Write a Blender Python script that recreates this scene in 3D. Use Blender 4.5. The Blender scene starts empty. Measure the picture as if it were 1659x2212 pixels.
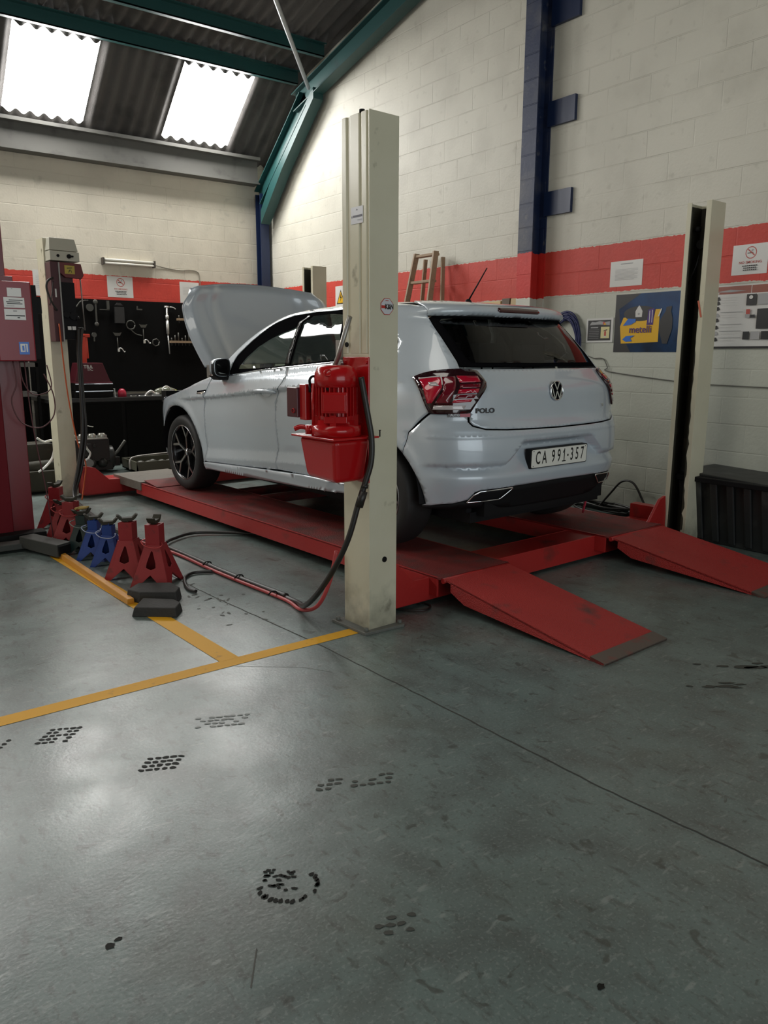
import bpy, bmesh, math, random
from mathutils import Vector, Matrix
from mathutils.geometry import delaunay_2d_cdt
random.seed(7)
C = bpy.context.scene.collection
# ------------------------------------------------------------------ camera, world, light, exposure
cam_d = bpy.data.cameras.new('camera'); cam = bpy.data.objects.new('camera', cam_d); C.objects.link(cam)
CAM_R = ((0.8039630, 0.1156576, -0.5833239), (-0.5946687, 0.1622222, -0.7874345), (0.0035553, 0.9799527, 0.1991986))
m4 = Matrix(CAM_R).to_4x4(); m4.translation = Vector((0, 0, 1.2932)); cam.matrix_world = m4
cam_d.sensor_fit = 'VERTICAL'; cam_d.sensor_height = 36; cam_d.lens = 36*1666.27/2212; cam_d.clip_start = .05
bpy.context.scene.camera = cam
vs = bpy.context.scene.view_settings
vs.view_transform = 'Standard'; vs.look = 'None'; vs.gamma = 1; vs.use_curve_mapping = False; vs.exposure = -0.06
wd = bpy.data.worlds.new('world'); bpy.context.scene.world = wd; wd.use_nodes = True
wd.node_tree.nodes['Background'].inputs[0].default_value = (.75, .85, .95, 1); wd.node_tree.nodes['Background'].inputs[1].default_value = .3
SKY_E = 25.0
def area(name, loc, rot, sx, sy, power, col):
    l = bpy.data.lights.new(name, 'AREA'); l.shape = 'RECTANGLE'; l.size = sx; l.size_y = sy; l.energy = power; l.color = col
    o = bpy.data.objects.new(name, l); C.objects.link(o); o.location = loc; o.rotation_euler = rot; return o
area('doorway_daylight', (.6, -5.9, 2.0), (math.radians(90), 0, 0), 7, 3.6, 205, (.86, .95, 1))
area('side_fill_light', (-6.9, 2.5, 2.0), (math.radians(90), 0, math.radians(-90)), 4, 3.4, 18, (1, .93, .82))  # unseen warm area lamp added as weak side fill, no doorway there
area('roof_daylight', (-1.0, 2.6, 5.3), (0, 0, 0), 7, 1.2, 85, (1, .95, .86))
# ------------------------------------------------------------------ materials
def srgb(r, g, b):
    f = lambda c: (c/255/12.92 if c/255 <= .04045 else ((c/255+.055)/1.055)**2.4)
    return (f(r), f(g), f(b), 1)
MATS = {}
def mat(name, col, rough=.5, metal=0., dirt=None, dscale=6., damt=.5, bump=0., bscale=60., coat=0., emit=None, estr=0., spec=.5, col2=None, c2amt=.35, c2scale=3., low=None):
    if name in MATS: return MATS[name]
    m = bpy.data.materials.new(name); m.use_nodes = True; nt = m.node_tree; b = nt.nodes['Principled BSDF']
    MATS[name] = m
    b.inputs['Roughness'].default_value = rough; b.inputs['Metallic'].default_value = metal
    b.inputs['Coat Weight'].default_value = coat; b.inputs['Coat Roughness'].default_value = .04
    b.inputs['Specular IOR Level'].default_value = spec
    b.inputs['Base Color'].default_value = col
    tc = nt.nodes.new('ShaderNodeTexCoord'); cur = None
    def noise(sc, det=6):
        n = nt.nodes.new('ShaderNodeTexNoise'); n.inputs['Scale'].default_value = sc; n.inputs['Detail'].default_value = det
        nt.links.new(tc.outputs['Object'], n.inputs['Vector']); return n
    def mix(fac, a, bcol):
        x = nt.nodes.new('ShaderNodeMix'); x.data_type = 'RGBA'
        nt.links.new(fac, x.inputs['Factor'])
        if isinstance(a, tuple): x.inputs['A'].default_value = a
        else: nt.links.new(a, x.inputs['A'])
        x.inputs['B'].default_value = bcol; return x.outputs['Result']
    def ramp(src, lo, hi, top=1.):
        r = nt.nodes.new('ShaderNodeMapRange'); r.inputs['From Min'].default_value = lo; r.inputs['From Max'].default_value = hi
        r.inputs['To Max'].default_value = top; nt.links.new(src, r.inputs['Value']); return r.outputs['Result']
    cur = col
    if col2 is not None: cur = mix(ramp(noise(c2scale).outputs['Fac'], .3, .7, c2amt*2 if c2amt < .5 else 1), cur, col2)
    if dirt is not None:
        cur = mix(ramp(noise(dscale, 10).outputs['Fac'], .72-.25*damt, .78, 1), cur, dirt)
    if low is not None:
        sp = nt.nodes.new('ShaderNodeSeparateXYZ'); nt.links.new(tc.outputs['Object'], sp.inputs[0]); ad = nt.nodes.new('ShaderNodeMath'); ad.operation = 'MULTIPLY_ADD'
        nt.links.new(noise(14, 8).outputs['Fac'], ad.inputs[0]); ad.inputs[1].default_value = -.34; nt.links.new(sp.outputs['Z'], ad.inputs[2])
        cur = mix(ramp(ad.outputs[0], low[1]-.17, low[0]-.17, .6), cur, low[2])
    if not isinstance(cur, tuple): nt.links.new(cur, b.inputs['Base Color'])
    if bump > 0:
        bp = nt.nodes.new('ShaderNodeBump'); bp.inputs['Strength'].default_value = bump; bp.inputs['Distance'].default_value = .01
        nt.links.new(noise(bscale).outputs['Fac'], bp.inputs['Height']); nt.links.new(bp.outputs['Normal'], b.inputs['Normal'])
    if emit is not None:
        b.inputs['Emission Color'].default_value = emit; b.inputs['Emission Strength'].default_value = estr
    return m
def glass(name, tint, rough=.02, ior=1.5):
    m = bpy.data.materials.new(name); m.use_nodes = True; nt = m.node_tree; nt.nodes.clear()
    o = nt.nodes.new('ShaderNodeOutputMaterial'); t = nt.nodes.new('ShaderNodeBsdfTransparent'); t.inputs[0].default_value = (*tint, 1)
    g = nt.nodes.new('ShaderNodeBsdfGlossy'); g.inputs['Roughness'].default_value = rough
    f = nt.nodes.new('ShaderNodeFresnel'); f.inputs['IOR'].default_value = ior
    x = nt.nodes.new('ShaderNodeMixShader'); nt.links.new(f.outputs[0], x.inputs[0]); nt.links.new(t.outputs[0], x.inputs[1]); nt.links.new(g.outputs[0], x.inputs[2])
    nt.links.new(x.outputs[0], o.inputs[0]); return m
def paint_bands(name, base, bands, bricks=True, dirt=(.35, .33, .27, 1), green=None):
    """wall paint: base colour with painted bands between heights, faint block courses and grime"""
    m = bpy.data.materials.new(name); m.use_nodes = True; nt = m.node_tree; b = nt.nodes['Principled BSDF']; b.inputs['Roughness'].default_value = .55
    L = nt.links.new
    tc = nt.nodes.new('ShaderNodeTexCoord'); sp = nt.nodes.new('ShaderNodeSeparateXYZ'); L(tc.outputs['Object'], sp.inputs[0])
    def noise(sc, det=8, vec=None):
        n = nt.nodes.new('ShaderNodeTexNoise'); n.inputs['Scale'].default_value = sc; n.inputs['Detail'].default_value = det
        L(vec or tc.outputs['Object'], n.inputs['Vector']); return n.outputs['Fac']
    def mr(src, a, bb, c=0., d=1.):
        r = nt.nodes.new('ShaderNodeMapRange'); L(src, r.inputs['Value'])
        for k, v in (('From Min', a), ('From Max', bb), ('To Min', c), ('To Max', d)): r.inputs[k].default_value = v
        return r.outputs['Result']
    def mix(fac, a, bcol):
        x = nt.nodes.new('ShaderNodeMix'); x.data_type = 'RGBA'; L(fac, x.inputs['Factor'])
        if isinstance(a, tuple): x.inputs['A'].default_value = a
        else: L(a, x.inputs['A'])
        if isinstance(bcol, tuple): x.inputs['B'].default_value = bcol
        else: L(bcol, x.inputs['B'])
        return x.outputs['Result']
    def math_(op, a, bb):
        n = nt.nodes.new('ShaderNodeMath'); n.operation = op
        for i, v in enumerate((a, bb)):
            if isinstance(v, (int, float)): n.inputs[i].default_value = v
            else: L(v, n.inputs[i])
        return n.outputs[0]
    cur = mix(mr(noise(1.3), .35, .7), base, tuple(c*.9 for c in base[:3])+(1,))
    cur = mix(mr(noise(9, 12), .62, .74, 0, .35), cur, dirt)
    cur = mix(mr(noise(2.6, 12), .50, .75, 0, .22), cur, dirt)
    lown = math_('MULTIPLY', mr(sp.outputs['Z'], 1.3, .2), mr(noise(4, 10), .40, .65, .1, .85))
    cur = mix(lown, cur, dirt)
    if green is not None: cur = mix(mr(sp.outputs['Z'], 1.95, 1.6, 0, .6), cur, green)  # greenish cast of the mixed light, with grime, tinted into the lower wall
    edge = math_('MULTIPLY', math_('SUBTRACT', noise(30, 3), .5), .03)
    zz = math_('ADD', sp.outputs['Z'], edge)
    for (z0, z1, c) in bands:
        f = math_('MULTIPLY', math_('GREATER_THAN', zz, z0), math_('LESS_THAN', zz, z1))
        c2 = mix(mr(noise(14), .4, .75, 0, .35), c, tuple(v*.75 for v in c[:3])+(1,))
        cur = mix(f, cur, c2)
    L(cur, b.inputs['Base Color'])
    # block courses as a shallow bump
    cb = nt.nodes.new('ShaderNodeCombineXYZ'); L(math_('ADD', sp.outputs['X'], sp.outputs['Y']), cb.inputs[0]); L(sp.outputs['Z'], cb.inputs[1])
    br = nt.nodes.new('ShaderNodeTexBrick'); L(cb.outputs[0], br.inputs['Vector']); br.inputs['Scale'].default_value = 1
    br.inputs['Brick Width'].default_value = .40; br.inputs['Row Height'].default_value = .20; br.inputs['Mortar Size'].default_value = .006; br.inputs['Mortar Smooth'].default_value = .5
    h = math_('SUBTRACT', math_('MULTIPLY', noise(40), .35), math_('MULTIPLY', br.outputs['Fac'], mr(noise(2.2), .4, .65, .1, .9)))
    bp = nt.nodes.new('ShaderNodeBump'); bp.inputs['Strength'].default_value = .7; bp.inputs['Distance'].default_value = .007
    L(h, bp.inputs['Height']); L(bp.outputs['Normal'], b.inputs['Normal'])
    return m
def floor_mat():
    m = bpy.data.materials.new('painted concrete'); m.use_nodes = True; nt = m.node_tree; b = nt.nodes['Principled BSDF']; L = nt.links.new
    tc = nt.nodes.new('ShaderNodeTexCoord')
    def noise(sc, det=8, dist=0., stretch=None, rough=.5):
        n = nt.nodes.new('ShaderNodeTexNoise'); n.inputs['Scale'].default_value = sc; n.inputs['Detail'].default_value = det; n.inputs['Distortion'].default_value = dist; n.inputs['Roughness'].default_value = rough
        if stretch:
            mp = nt.nodes.new('ShaderNodeMapping'); mp.inputs['Scale'].default_value = stretch[:3]; mp.inputs['Rotation'].default_value = (0, 0, stretch[3]); L(tc.outputs['Object'], mp.inputs[0]); L(mp.outputs[0], n.inputs['Vector'])
        else: L(tc.outputs['Object'], n.inputs['Vector'])
        return n.outputs['Fac']
    def mr(src, a, bb, c=0., d=1.):
        r = nt.nodes.new('ShaderNodeMapRange'); L(src, r.inputs['Value'])
        for k, v in (('From Min', a), ('From Max', bb), ('To Min', c), ('To Max', d)): r.inputs[k].default_value = v
        return r.outputs['Result']
    def mix(fac, a, bcol):
        x = nt.nodes.new('ShaderNodeMix'); x.data_type = 'RGBA'; L(fac, x.inputs['Factor'])
        if isinstance(a, tuple): x.inputs['A'].default_value = a
        else: L(a, x.inputs['A'])
        x.inputs['B'].default_value = bcol; return x.outputs['Result']
    cur = mix(mr(noise(.9, 5), .35, .65), FLOOR_A, FLOOR_B)
    cur = mix(mr(noise(5, 10, .5), .42, .66, 0, .6), cur, (.072, .082, .076, 1))
    cur = mix(mr(noise(2.2, 10, 1.), .55, .72, 0, .55), cur, (.080, .082, .064, 1))
    cur = mix(mr(noise(38, 8, .2, (1, .35, 1, .5)), .575, .67, 0, .6), cur, (.06, .062, .056, 1))
    cur = mix(mr(noise(55, 8, .4, (.3, 1, 1, .9)), .60, .70, 0, .45), cur, (.28, .31, .29, 1))
    cur = mix(mr(noise(120, 4), .55, .66, 0, .45), cur, (.235, .265, .25, 1))
    cur = mix(mr(noise(95, 5), .57, .66, 0, .45), cur, (.06, .068, .062, 1))
    cur = mix(mr(noise(16, 12, .8), .635, .69, 0, .7), cur, (.045, .048, .04, 1))
    L(cur, b.inputs['Base Color'])
    L(mr(noise(3, 9, .6), .3, .7, .30, .42), b.inputs['Roughness'])
    b.inputs['Specular IOR Level'].default_value = .85
    bp = nt.nodes.new('ShaderNodeBump'); bp.inputs['Strength'].default_value = .30; bp.inputs['Distance'].default_value = .005
    ad = nt.nodes.new('ShaderNodeMath'); ad.operation = 'ADD'; L(noise(7, 8), ad.inputs[0]); L(mr(noise(90, 5), 0, 1, 0, .30), ad.inputs[1])
    L(ad.outputs[0], bp.inputs['Height']); L(bp.outputs['Normal'], b.inputs['Normal'])
    return m
FLOOR_A = (.140, .186, .174, 1); FLOOR_B = (.108, .150, .140, 1)
CREAM = mat('cream post paint', (.68, .65, .50, 1), .26, dirt=(.20, .18, .12, 1), dscale=7, damt=.15, col2=(.56, .53, .38, 1), c2scale=2.5, low=(.0, .22, (.13, .13, .10, 1)))
RED = mat('red lift paint', (.40, .022, .020, 1), .38, dirt=(.10, .03, .025, 1), dscale=5, damt=.45, bump=.1, bscale=90)
REDF = mat('worn red deck', (.20, .030, .028, 1), .6, dirt=(.075, .05, .045, 1), dscale=7, damt=1.1, spec=.3, bump=.5, bscale=120)
REDG = mat('glossy red paint', (.42, .007, .009, 1), .20, coat=.25, spec=.35)
REDM = mat('crimson column paint', (.125, .005, .010, 1), .5, spec=.15, dirt=(.05, .012, .014, 1), dscale=2.4, damt=.5)
BLK = mat('black paint', (.007, .007, .007, 1), .6, spec=.15)
RUB = mat('black rubber', (.010, .010, .010, 1), .7, bump=.2, spec=.2)
HOSE = mat('hose rubber', (.016, .014, .012, 1), .42)
STEEL = mat('grey steel', (.30, .29, .27, 1), .42, metal=.85, dirt=(.08, .06, .04, 1), damt=.3)
CHROME = mat('chrome', (.85, .86, .88, 1), .08, metal=1.)
GREASE = mat('greasy dark steel', (.038, .036, .025, 1), .6, dirt=(.08, .075, .055, 1), dscale=10, damt=.3, spec=.25)
ROT = mat('grimy floor plate', (.13, .135, .12, 1), .6, bump=.3)
TEAL = mat('teal frame paint', (.014, .070, .068, 1), .42, dirt=(.02, .05, .05, 1), dscale=3, damt=.5)
BLUE = mat('blue frame paint', (.010, .022, .070, 1), .4)
WHITEP = mat('white paper', (.72, .72, .68, 1), .35)
YEL = mat('yellow floor paint', (.66, .34, .016, 1), .55, spec=.2, dirt=(.25, .14, .03, 1), dscale=14, damt=.35)
ORANGE = mat('orange cable', (.55, .09, .015, 1), .5)
WOOD = mat('weathered wood', (.34, .24, .15, 1), .6, dirt=(.14, .10, .07, 1), dscale=20, damt=.6)
TAN = mat('tan board', (.62, .46, .22, 1), .6)
BODY = mat('silver white car paint', (.53, .595, .65, 1), .34, metal=.12, coat=1., spec=.5)
TRIM = mat('satin black trim', (.006, .006, .007, 1), .8, spec=.0)
PLAST = mat('matt black plastic', (.008, .008, .009, 1), .6, spec=.2)
INTER = mat('dark interior cloth', (.030, .030, .032, 1), .8)
GL_F = glass('clear window glass', (.60, .66, .62)); GL_R = glass('tinted window glass', (.20, .215, .21)); GL_B = glass('dark tailgate glass', (.40, .42, .41))
# ------------------------------------------------------------------ mesh builder
class MB:
    def __init__(s): s.v = []; s.f = []; s.mi = []; s.sm = []; s.m = 0; s.T = Matrix.Identity(4); s.smooth = False
    def add(s, vs_, fs, smooth=None):
        o = len(s.v); s.v += [tuple(s.T @ Vector(p)) for p in vs_]
        for f in fs: s.f.append([o+i for i in f]); s.mi.append(s.m); s.sm.append(s.smooth if smooth is None else smooth)
        return s
    def box(s, x0, x1, y0, y1, z0, z1):
        p = [(x, y, z) for z in (z0, z1) for y in (y0, y1) for x in (x0, x1)]
        return s.add(p, [(0, 2, 3, 1), (4, 5, 7, 6), (0, 1, 5, 4), (2, 6, 7, 3), (0, 4, 6, 2), (1, 3, 7, 5)], False)
    def hexa(s, p): # 4 bottom ccw, 4 top ccw
        return s.add(p, [(3, 2, 1, 0), (4, 5, 6, 7), (0, 1, 5, 4), (1, 2, 6, 5), (2, 3, 7, 6), (3, 0, 4, 7)], False)
    def prism(s, poly, a, b, axis='z', smooth=False):
        def P(q, t): return {'z': (q[0], q[1], t), 'y': (q[0], t, q[1]), 'x': (t, q[0], q[1])}[axis]
        n = len(poly); vs_ = [P(q, a) for q in poly]+[P(q, b) for q in poly]
        s.add(vs_, [tuple(range(n-1, -1, -1)), tuple(range(n, 2*n))], False)
        s.add(vs_, [(i, (i+1) % n, n+(i+1) % n, n+i) for i in range(n)], smooth); return s
    def cyl(s, p0, p1, r0, r1=None, n=20, caps=True):
        r1 = r0 if r1 is None else r1; p0 = Vector(p0); p1 = Vector(p1); d = (p1-p0).normalized()
        a = d.orthogonal().normalized(); b = d.cross(a)
        ring = lambda p, r: [tuple(p+(a*math.cos(t)+b*math.sin(t))*r) for t in [2*math.pi*i/n for i in range(n)]]
        vs_ = ring(p0, r0)+ring(p1, r1)
        s.add(vs_, [(i, (i+1) % n, n+(i+1) % n, n+i) for i in range(n)], True)
        if caps: s.add(vs_, [tuple(range(n-1, -1, -1)), tuple(range(n, 2*n))], False)
        return s
    def lathe(s, prof, org=(0, 0, 0), ax=(0, 0, 1), n=32, closed=False):
        org = Vector(org); d = Vector(ax).normalized(); a = d.orthogonal().normalized(); b = d.cross(a); k = len(prof); vs_ = []
        for i in range(n):
            t = 2*math.pi*i/n; e = a*math.cos(t)+b*math.sin(t)
            vs_ += [tuple(org+e*r+d*h) for r, h in prof]
        fs = []
        for i in range(n):
            j = (i+1) % n
            for q in range(k if closed else k-1):
                q2 = (q+1) % k; fs.append((i*k+q, j*k+q, j*k+q2, i*k+q2))
        return s.add(vs_, fs, True)
    def tube(s, pts, r, n=8, sub=6, caps=True):
        P = [Vector(p) for p in pts]
        if sub > 1 and len(P) > 2:
            Q = []
            for i in range(len(P)-1):
                p0 = P[max(i-1, 0)]; p1 = P[i]; p2 = P[i+1]; p3 = P[min(i+2, len(P)-1)]
                for k in range(sub):
                    t = k/sub; Q.append(.5*((2*p1)+(-p0+p2)*t+(2*p0-5*p1+4*p2-p3)*t*t+(-p0+3*p1-3*p2+p3)*t**3))
            Q.append(P[-1]); P = Q
        d = (P[1]-P[0]).normalized(); a = d.orthogonal().normalized(); vs_ = []
        for i, p in enumerate(P):
            dd = (P[min(i+1, len(P)-1)]-P[max(i-1, 0)]).normalized(); a = (a-dd*a.dot(dd)).normalized(); b = dd.cross(a)
            vs_ += [tuple(p+(a*math.cos(2*math.pi*k/n)+b*math.sin(2*math.pi*k/n))*r) for k in range(n)]
        m = len(P)
        s.add(vs_, [(i*n+k, i*n+(k+1) % n, (i+1)*n+(k+1) % n, (i+1)*n+k) for i in range(m-1) for k in range(n)], True)
        if caps: s.add(vs_, [tuple(range(n-1, -1, -1)), tuple(range((m-1)*n, m*n))], False)
        return s
    def ball(s, c, r, n=14, sz=(1, 1, 1)):
        vs_ = []; k = n//2
        for i in range(k+1):
            p = math.pi*i/k
            for j in range(n):
                t = 2*math.pi*j/n; vs_.append((c[0]+r*sz[0]*math.sin(p)*math.cos(t), c[1]+r*sz[1]*math.sin(p)*math.sin(t), c[2]+r*sz[2]*math.cos(p)))
        return s.add(vs_, [(i*n+j, (i+1)*n+j, (i+1)*n+(j+1) % n, i*n+(j+1) % n) for i in range(k) for j in range(n)], True)
    def text(s, txt, M, size, off=0., depth=0., sx=1.):
        vs_, fs = text_mesh(txt, off, depth); T = s.T; s.T = T @ M
        s.add([(x*size*sx, y*size, z*size) for x, y, z in vs_], fs, False); s.T = T; return s
    def build(s, name, mats, parent=None, bevel=0., loc=None, rotz=0., recalc=True, solid=0.):
        me = bpy.data.meshes.new(name); me.from_pydata(s.v, [], s.f)
        if not isinstance(mats, (list, tuple)): mats = [mats]
        for m in mats: me.materials.append(m)
        me.polygons.foreach_set('material_index', s.mi); me.polygons.foreach_set('use_smooth', s.sm)
        if recalc:
            bm = bmesh.new(); bm.from_mesh(me); bmesh.ops.remove_doubles(bm, verts=bm.verts, dist=1e-5); bmesh.ops.recalc_face_normals(bm, faces=bm.faces); bm.to_mesh(me); bm.free()
        me.update()
        o = bpy.data.objects.new(name, me); C.objects.link(o)
        if bevel:
            b = o.modifiers.new('bevel', 'BEVEL'); b.width = bevel; b.segments = 2; b.limit_method = 'ANGLE'; b.angle_limit = math.radians(40)
        if solid:
            b = o.modifiers.new('solid', 'SOLIDIFY'); b.thickness = abs(solid); b.offset = -1 if solid > 0 else 1
        if parent is not None: o.parent = parent
        if loc is not None: o.location = loc; o.rotation_euler = (0, 0, rotz)
        return o
_TX = {}
def text_mesh(txt, off=0., depth=0.):
    k = (txt, off, depth)
    if k not in _TX:
        cu = bpy.data.curves.new('t', 'FONT'); cu.body = txt; cu.align_x = 'CENTER'; cu.align_y = 'CENTER'; cu.offset = off; cu.extrude = depth; cu.resolution_u = 3
        o = bpy.data.objects.new('t', cu); C.objects.link(o); dg = bpy.context.evaluated_depsgraph_get(); dg.update()
        me = bpy.data.meshes.new_from_object(o.evaluated_get(dg))
        _TX[k] = ([tuple(v.co) for v in me.vertices], [tuple(p.vertices) for p in me.polygons])
        bpy.data.objects.remove(o); bpy.data.curves.remove(cu); bpy.data.meshes.remove(me)
    return _TX[k]
def frame(o, u, v):
    """matrix whose x axis is u and y axis is v, at o"""
    u = Vector(u).normalized(); v = Vector(v).normalized(); w = u.cross(v)
    return Matrix(((u.x, v.x, w.x, o[0]), (u.y, v.y, w.y, o[1]), (u.z, v.z, w.z, o[2]), (0, 0, 0, 1)))
def thing(name, label, cat, loc=(0, 0, 0), rotz=0., group=None):
    o = bpy.data.objects.new(name, None); o.empty_display_size = .1; C.objects.link(o); o.location = loc; o.rotation_euler = (0, 0, rotz)
    return tag(o, label, cat, group)
def tag(o, label, cat, group=None):
    o['label'] = label; o['category'] = cat
    if group: o['group'] = group
    return o
def struct(o): o['kind'] = 'structure'; return o
def lab(o, l): o['label'] = l; return o
class Sheet:
    """a printed sheet: flat board with printed shapes a hair above it, one mesh with several inks"""
    def __init__(s, w, h, mats, th=.002): s.b = MB(); s.w = w; s.h = h; s.mats = mats; s.k = 0; s.b.box(-w/2, w/2, -h/2, h/2, 0, th); s.th = th
    def rect(s, m, x0, y0, x1, y1): return s.poly(m, [(x0, y0), (x1, y0), (x1, y1), (x0, y1)])
    def poly(s, m, pts):
        s.k += 1; z = s.th+.00035*s.k; s.b.m = m; s.b.add([((x-.5)*s.w, (y-.5)*s.h, z) for x, y in pts], [tuple(range(len(pts)))], False); return s
    def ell(s, m, cx, cy, rx, ry, n=20): return s.poly(m, [(cx+rx*math.cos(2*math.pi*i/n), cy+ry*math.sin(2*math.pi*i/n)) for i in range(n)])
    def ring(s, m, cx, cy, rx, ry, t, n=28):
        s.k += 1; z = s.th+.00035*s.k; s.b.m = m; v = []
        for i in range(n):
            a = 2*math.pi*i/n
            for r in (1, 1-t): v.append(((cx-.5+rx*r*math.cos(a))*s.w, (cy-.5+ry*r*math.sin(a))*s.h, z))
        s.b.add(v, [(2*i, 2*((i+1) % n), 2*((i+1) % n)+1, 2*i+1) for i in range(n)], False); return s
    def text(s, m, t, x, y, size, off=0., sx=1., rot=0.):
        s.k += 1; s.b.m = m; s.b.text(t, Matrix.Translation(((x-.5)*s.w, (y-.5)*s.h, s.th+.00035*s.k)) @ Matrix.Rotation(rot, 4, 'Z'), size, off, 0, sx); return s
    def build(s, name, M, parent=None):
        o = s.b.build(name, s.mats, recalc=False); o.matrix_world = M
        if parent is not None: o.parent = parent
        return o
# ------------------------------------------------------------------ the workshop itself
XR, YB = 5.45, 10.18
b = MB(); b.box(-7, XR, -6, YB, -.1, 0); struct(b.build('floor', floor_mat()))
GR = srgb(150, 160, 148)
stripe = (.60, .055, .036, 1)
W_B = paint_bands('back wall paint', (.68, .63, .52, 1), [(1.90, 2.265, stripe)])
W_R = paint_bands('right wall paint', (.66, .64, .55, 1), [(1.815, 2.195, stripe)], green=(.45, .49, .42, 1))
W_O = paint_bands('other wall paint', (.60, .56, .46, 1), [(1.815, 2.195, stripe)])
def roofz(y): # underside of roof sheets
    if y > 9.0: return 4.72-(y-9.0)*.75
    if y > 2.5: return 4.72+(9.0-y)*.215
    if y > -3.5: return 6.1175-(2.5-y)*.215
    return 4.8275-(-3.5-y)*.3
b = MB(); b.box(-7, XR, YB, YB+.2, 0, 3.98); struct(b.build('wall_back', W_B))
ys = [-6, -3.5, 2.5, 9.0, YB+.2]
b = MB(); b.prism([(-6, 0), (YB+.2, 0)]+[(y, roofz(y)+.05) for y in reversed(ys)], XR, XR+.2, 'x'); struct(b.build('wall_right', W_R))
b = MB(); b.prism([(-6, 0), (YB+.2, 0)]+[(y, roofz(y)+.05) for y in reversed(ys)], -7.2, -7, 'x'); struct(b.build('wall_left', W_O))
b = MB(); b.box(-7, XR, -6.2, -6, 0, 3.9); struct(b.build('wall_front', W_O))
# corrugated roof sheets with translucent daylight sheets set into the first bay
ASB = mat('weathered fibre cement roof', (.105, .098, .094, 1), .8, dirt=(.05, .048, .046, 1), dscale=3, damt=.8, bump=.3, bscale=70, col2=(.08, .074, .07, 1))
PIT = .15; AMP = .024
def corr(b, x0, x1, y0, y1, dz=0., sub=8):
    n = max(2, int(round((x1-x0)/(PIT/sub)))); yy = [y0]+[y for y in (-3.5, 2.5, 9.0) if y0 < y < y1]+[y1]; vs_ = []
    for i in range(n+1):
        x = x0+(x1-x0)*i/n
        for y in yy: vs_.append((x, y, roofz(y)+dz+AMP*math.cos(2*math.pi*x/PIT)))
    k = len(yy); b.add(vs_, [(i*k+j, (i+1)*k+j, (i+1)*k+j+1, i*k+j+1) for i in range(n) for j in range(k-1)], True)
sky_x = [(2.10, 2.98), (3.93, 4.82), (.15, 1.08), (-1.75, -.82), (-3.65, -2.72), (-5.55, -4.62)]
b = MB(); corr(b, -7, XR, -6, 9.02)
edges = sorted(sky_x); x = -7
for (a0, a1) in edges+[(XR, XR)]:
    corr(b, x, a0, 9.0, YB+.15)
    if a1 > a0:
        corr(b, a0, a1, 10.00, YB+.15); corr(b, a0, a1, 9.0, 9.18)
    x = a1
struct(b.build('ceiling', ASB, recalc=False))
SKYM = mat('translucent roof sheet', (.8, .8, .8, 1), .5, emit=(1.0, .985, .95, 1), estr=SKY_E)
for i, (a0, a1) in enumerate(sky_x):
    b = MB(); corr(b, a0, a1, 9.17, 10.01, .004); struct(b.build('window_%d' % (i+1), SKYM, recalc=False))
# steelwork
def ibeam(b, p0, p1, up, d, w, t=.012):
    """I section from p0 to p1, web direction up, depth d, flange width w"""
    p0 = Vector(p0); p1 = Vector(p1); dr = (p1-p0).normalized(); up = Vector(up); up = (up-dr*up.dot(dr)).normalized(); sd = dr.cross(up)
    def bar(u0, u1, s0, s1):
        q = [p+up*u+sd*s_ for p in (p0, p1) for u, s_ in ((u0, s0), (u1, s0), (u1, s1), (u0, s1))]
        b.hexa([tuple(v) for v in q])
    bar(-d/2, -d/2+t, -w/2, w/2); bar(d/2-t, d/2, -w/2, w/2); bar(-d/2+t, d/2-t, -t/2, t/2)
trim_i = [0]
def trim(b, m, **k): trim_i[0] += 1; return struct(b.build('trim_%d' % trim_i[0], m, **k))
FR = MB()
ibeam(FR, (5.33, 10.04, 3.40), (5.33, 8.80, 4.35), (0, 0, 1), .24, .15)
ibeam(FR, (5.33, 9.05, 4.36), (5.33, 2.5, 5.84), (0, 0, 1), .22, .14)
FR.prism([(9.95, 3.22), (9.45, 3.78), (8.55, 4.42), (8.55, 4.30), (9.35, 3.64), (9.95, 3.05)], 5.26, 5.40, 'x')
trim(FR, TEAL)
b = MB(); ibeam(b, (5.34, 10.06, 0), (5.34, 10.06, 3.45), (0, 1, 0), .14, .13); trim(b, BLUE)
COLM = paint_bands('column paint', (.010, .022, .070, 1), [(1.80, 2.19, (.60, .028, .02, 1)), (-1, 1.80, (.62, .62, .54, 1))])
b = MB(); ibeam(b, (5.36, 5.03, 0), (5.36, 5.03, 5.25), (1, 0, 0), .18, .17); trim(b, COLM)
for z0, z1 in ((4.02, 4.32), (3.23, 3.43), (2.50, 2.70)):
    b = MB(); b.box(5.415, 5.445, 4.66, 4.96, z0, z1); trim(b, BLUE)
# wall plate under the eaves
b = MB(); b.box(-7, 5.28, 9.98, 10.17, 3.56, 3.60); b.box(-7, 5.28, 10.05, 10.17, 3.60, 3.86); b.box(-7, 5.28, 9.96, 10.17, 3.86, 3.90)
trim(b, mat('grey wall plate', (.12, .118, .108, 1), .6, dirt=(.055, .052, .05, 1), dscale=4, damt=.7))
# purlins
for y, dz, h_ in ((8.97, 0, .14), (8.36, 0, .13), (6.6, 0, .13), (4.8, 0, .13), (3.0, 0, .13)):
    z = roofz(y)-AMP-.005; b = MB(); b.box(-7, 5.30, y-.005, y+.005, z-h_, z); b.box(-7, 5.30, y-.06, y, z-.012, z); b.box(-7, 5.30, y-.005, y+.06, z-h_, z-h_+.012)
    trim(b, TEAL)
b = MB(); b.tube([(5.24, 8.62, 4.42), (3.55, 6.6, 4.62), (2.4, 5.2, 4.86)], .024, sub=1); trim(b, mat('galvanised brace', (.32, .33, .34, 1), .45, metal=.5))
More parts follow.
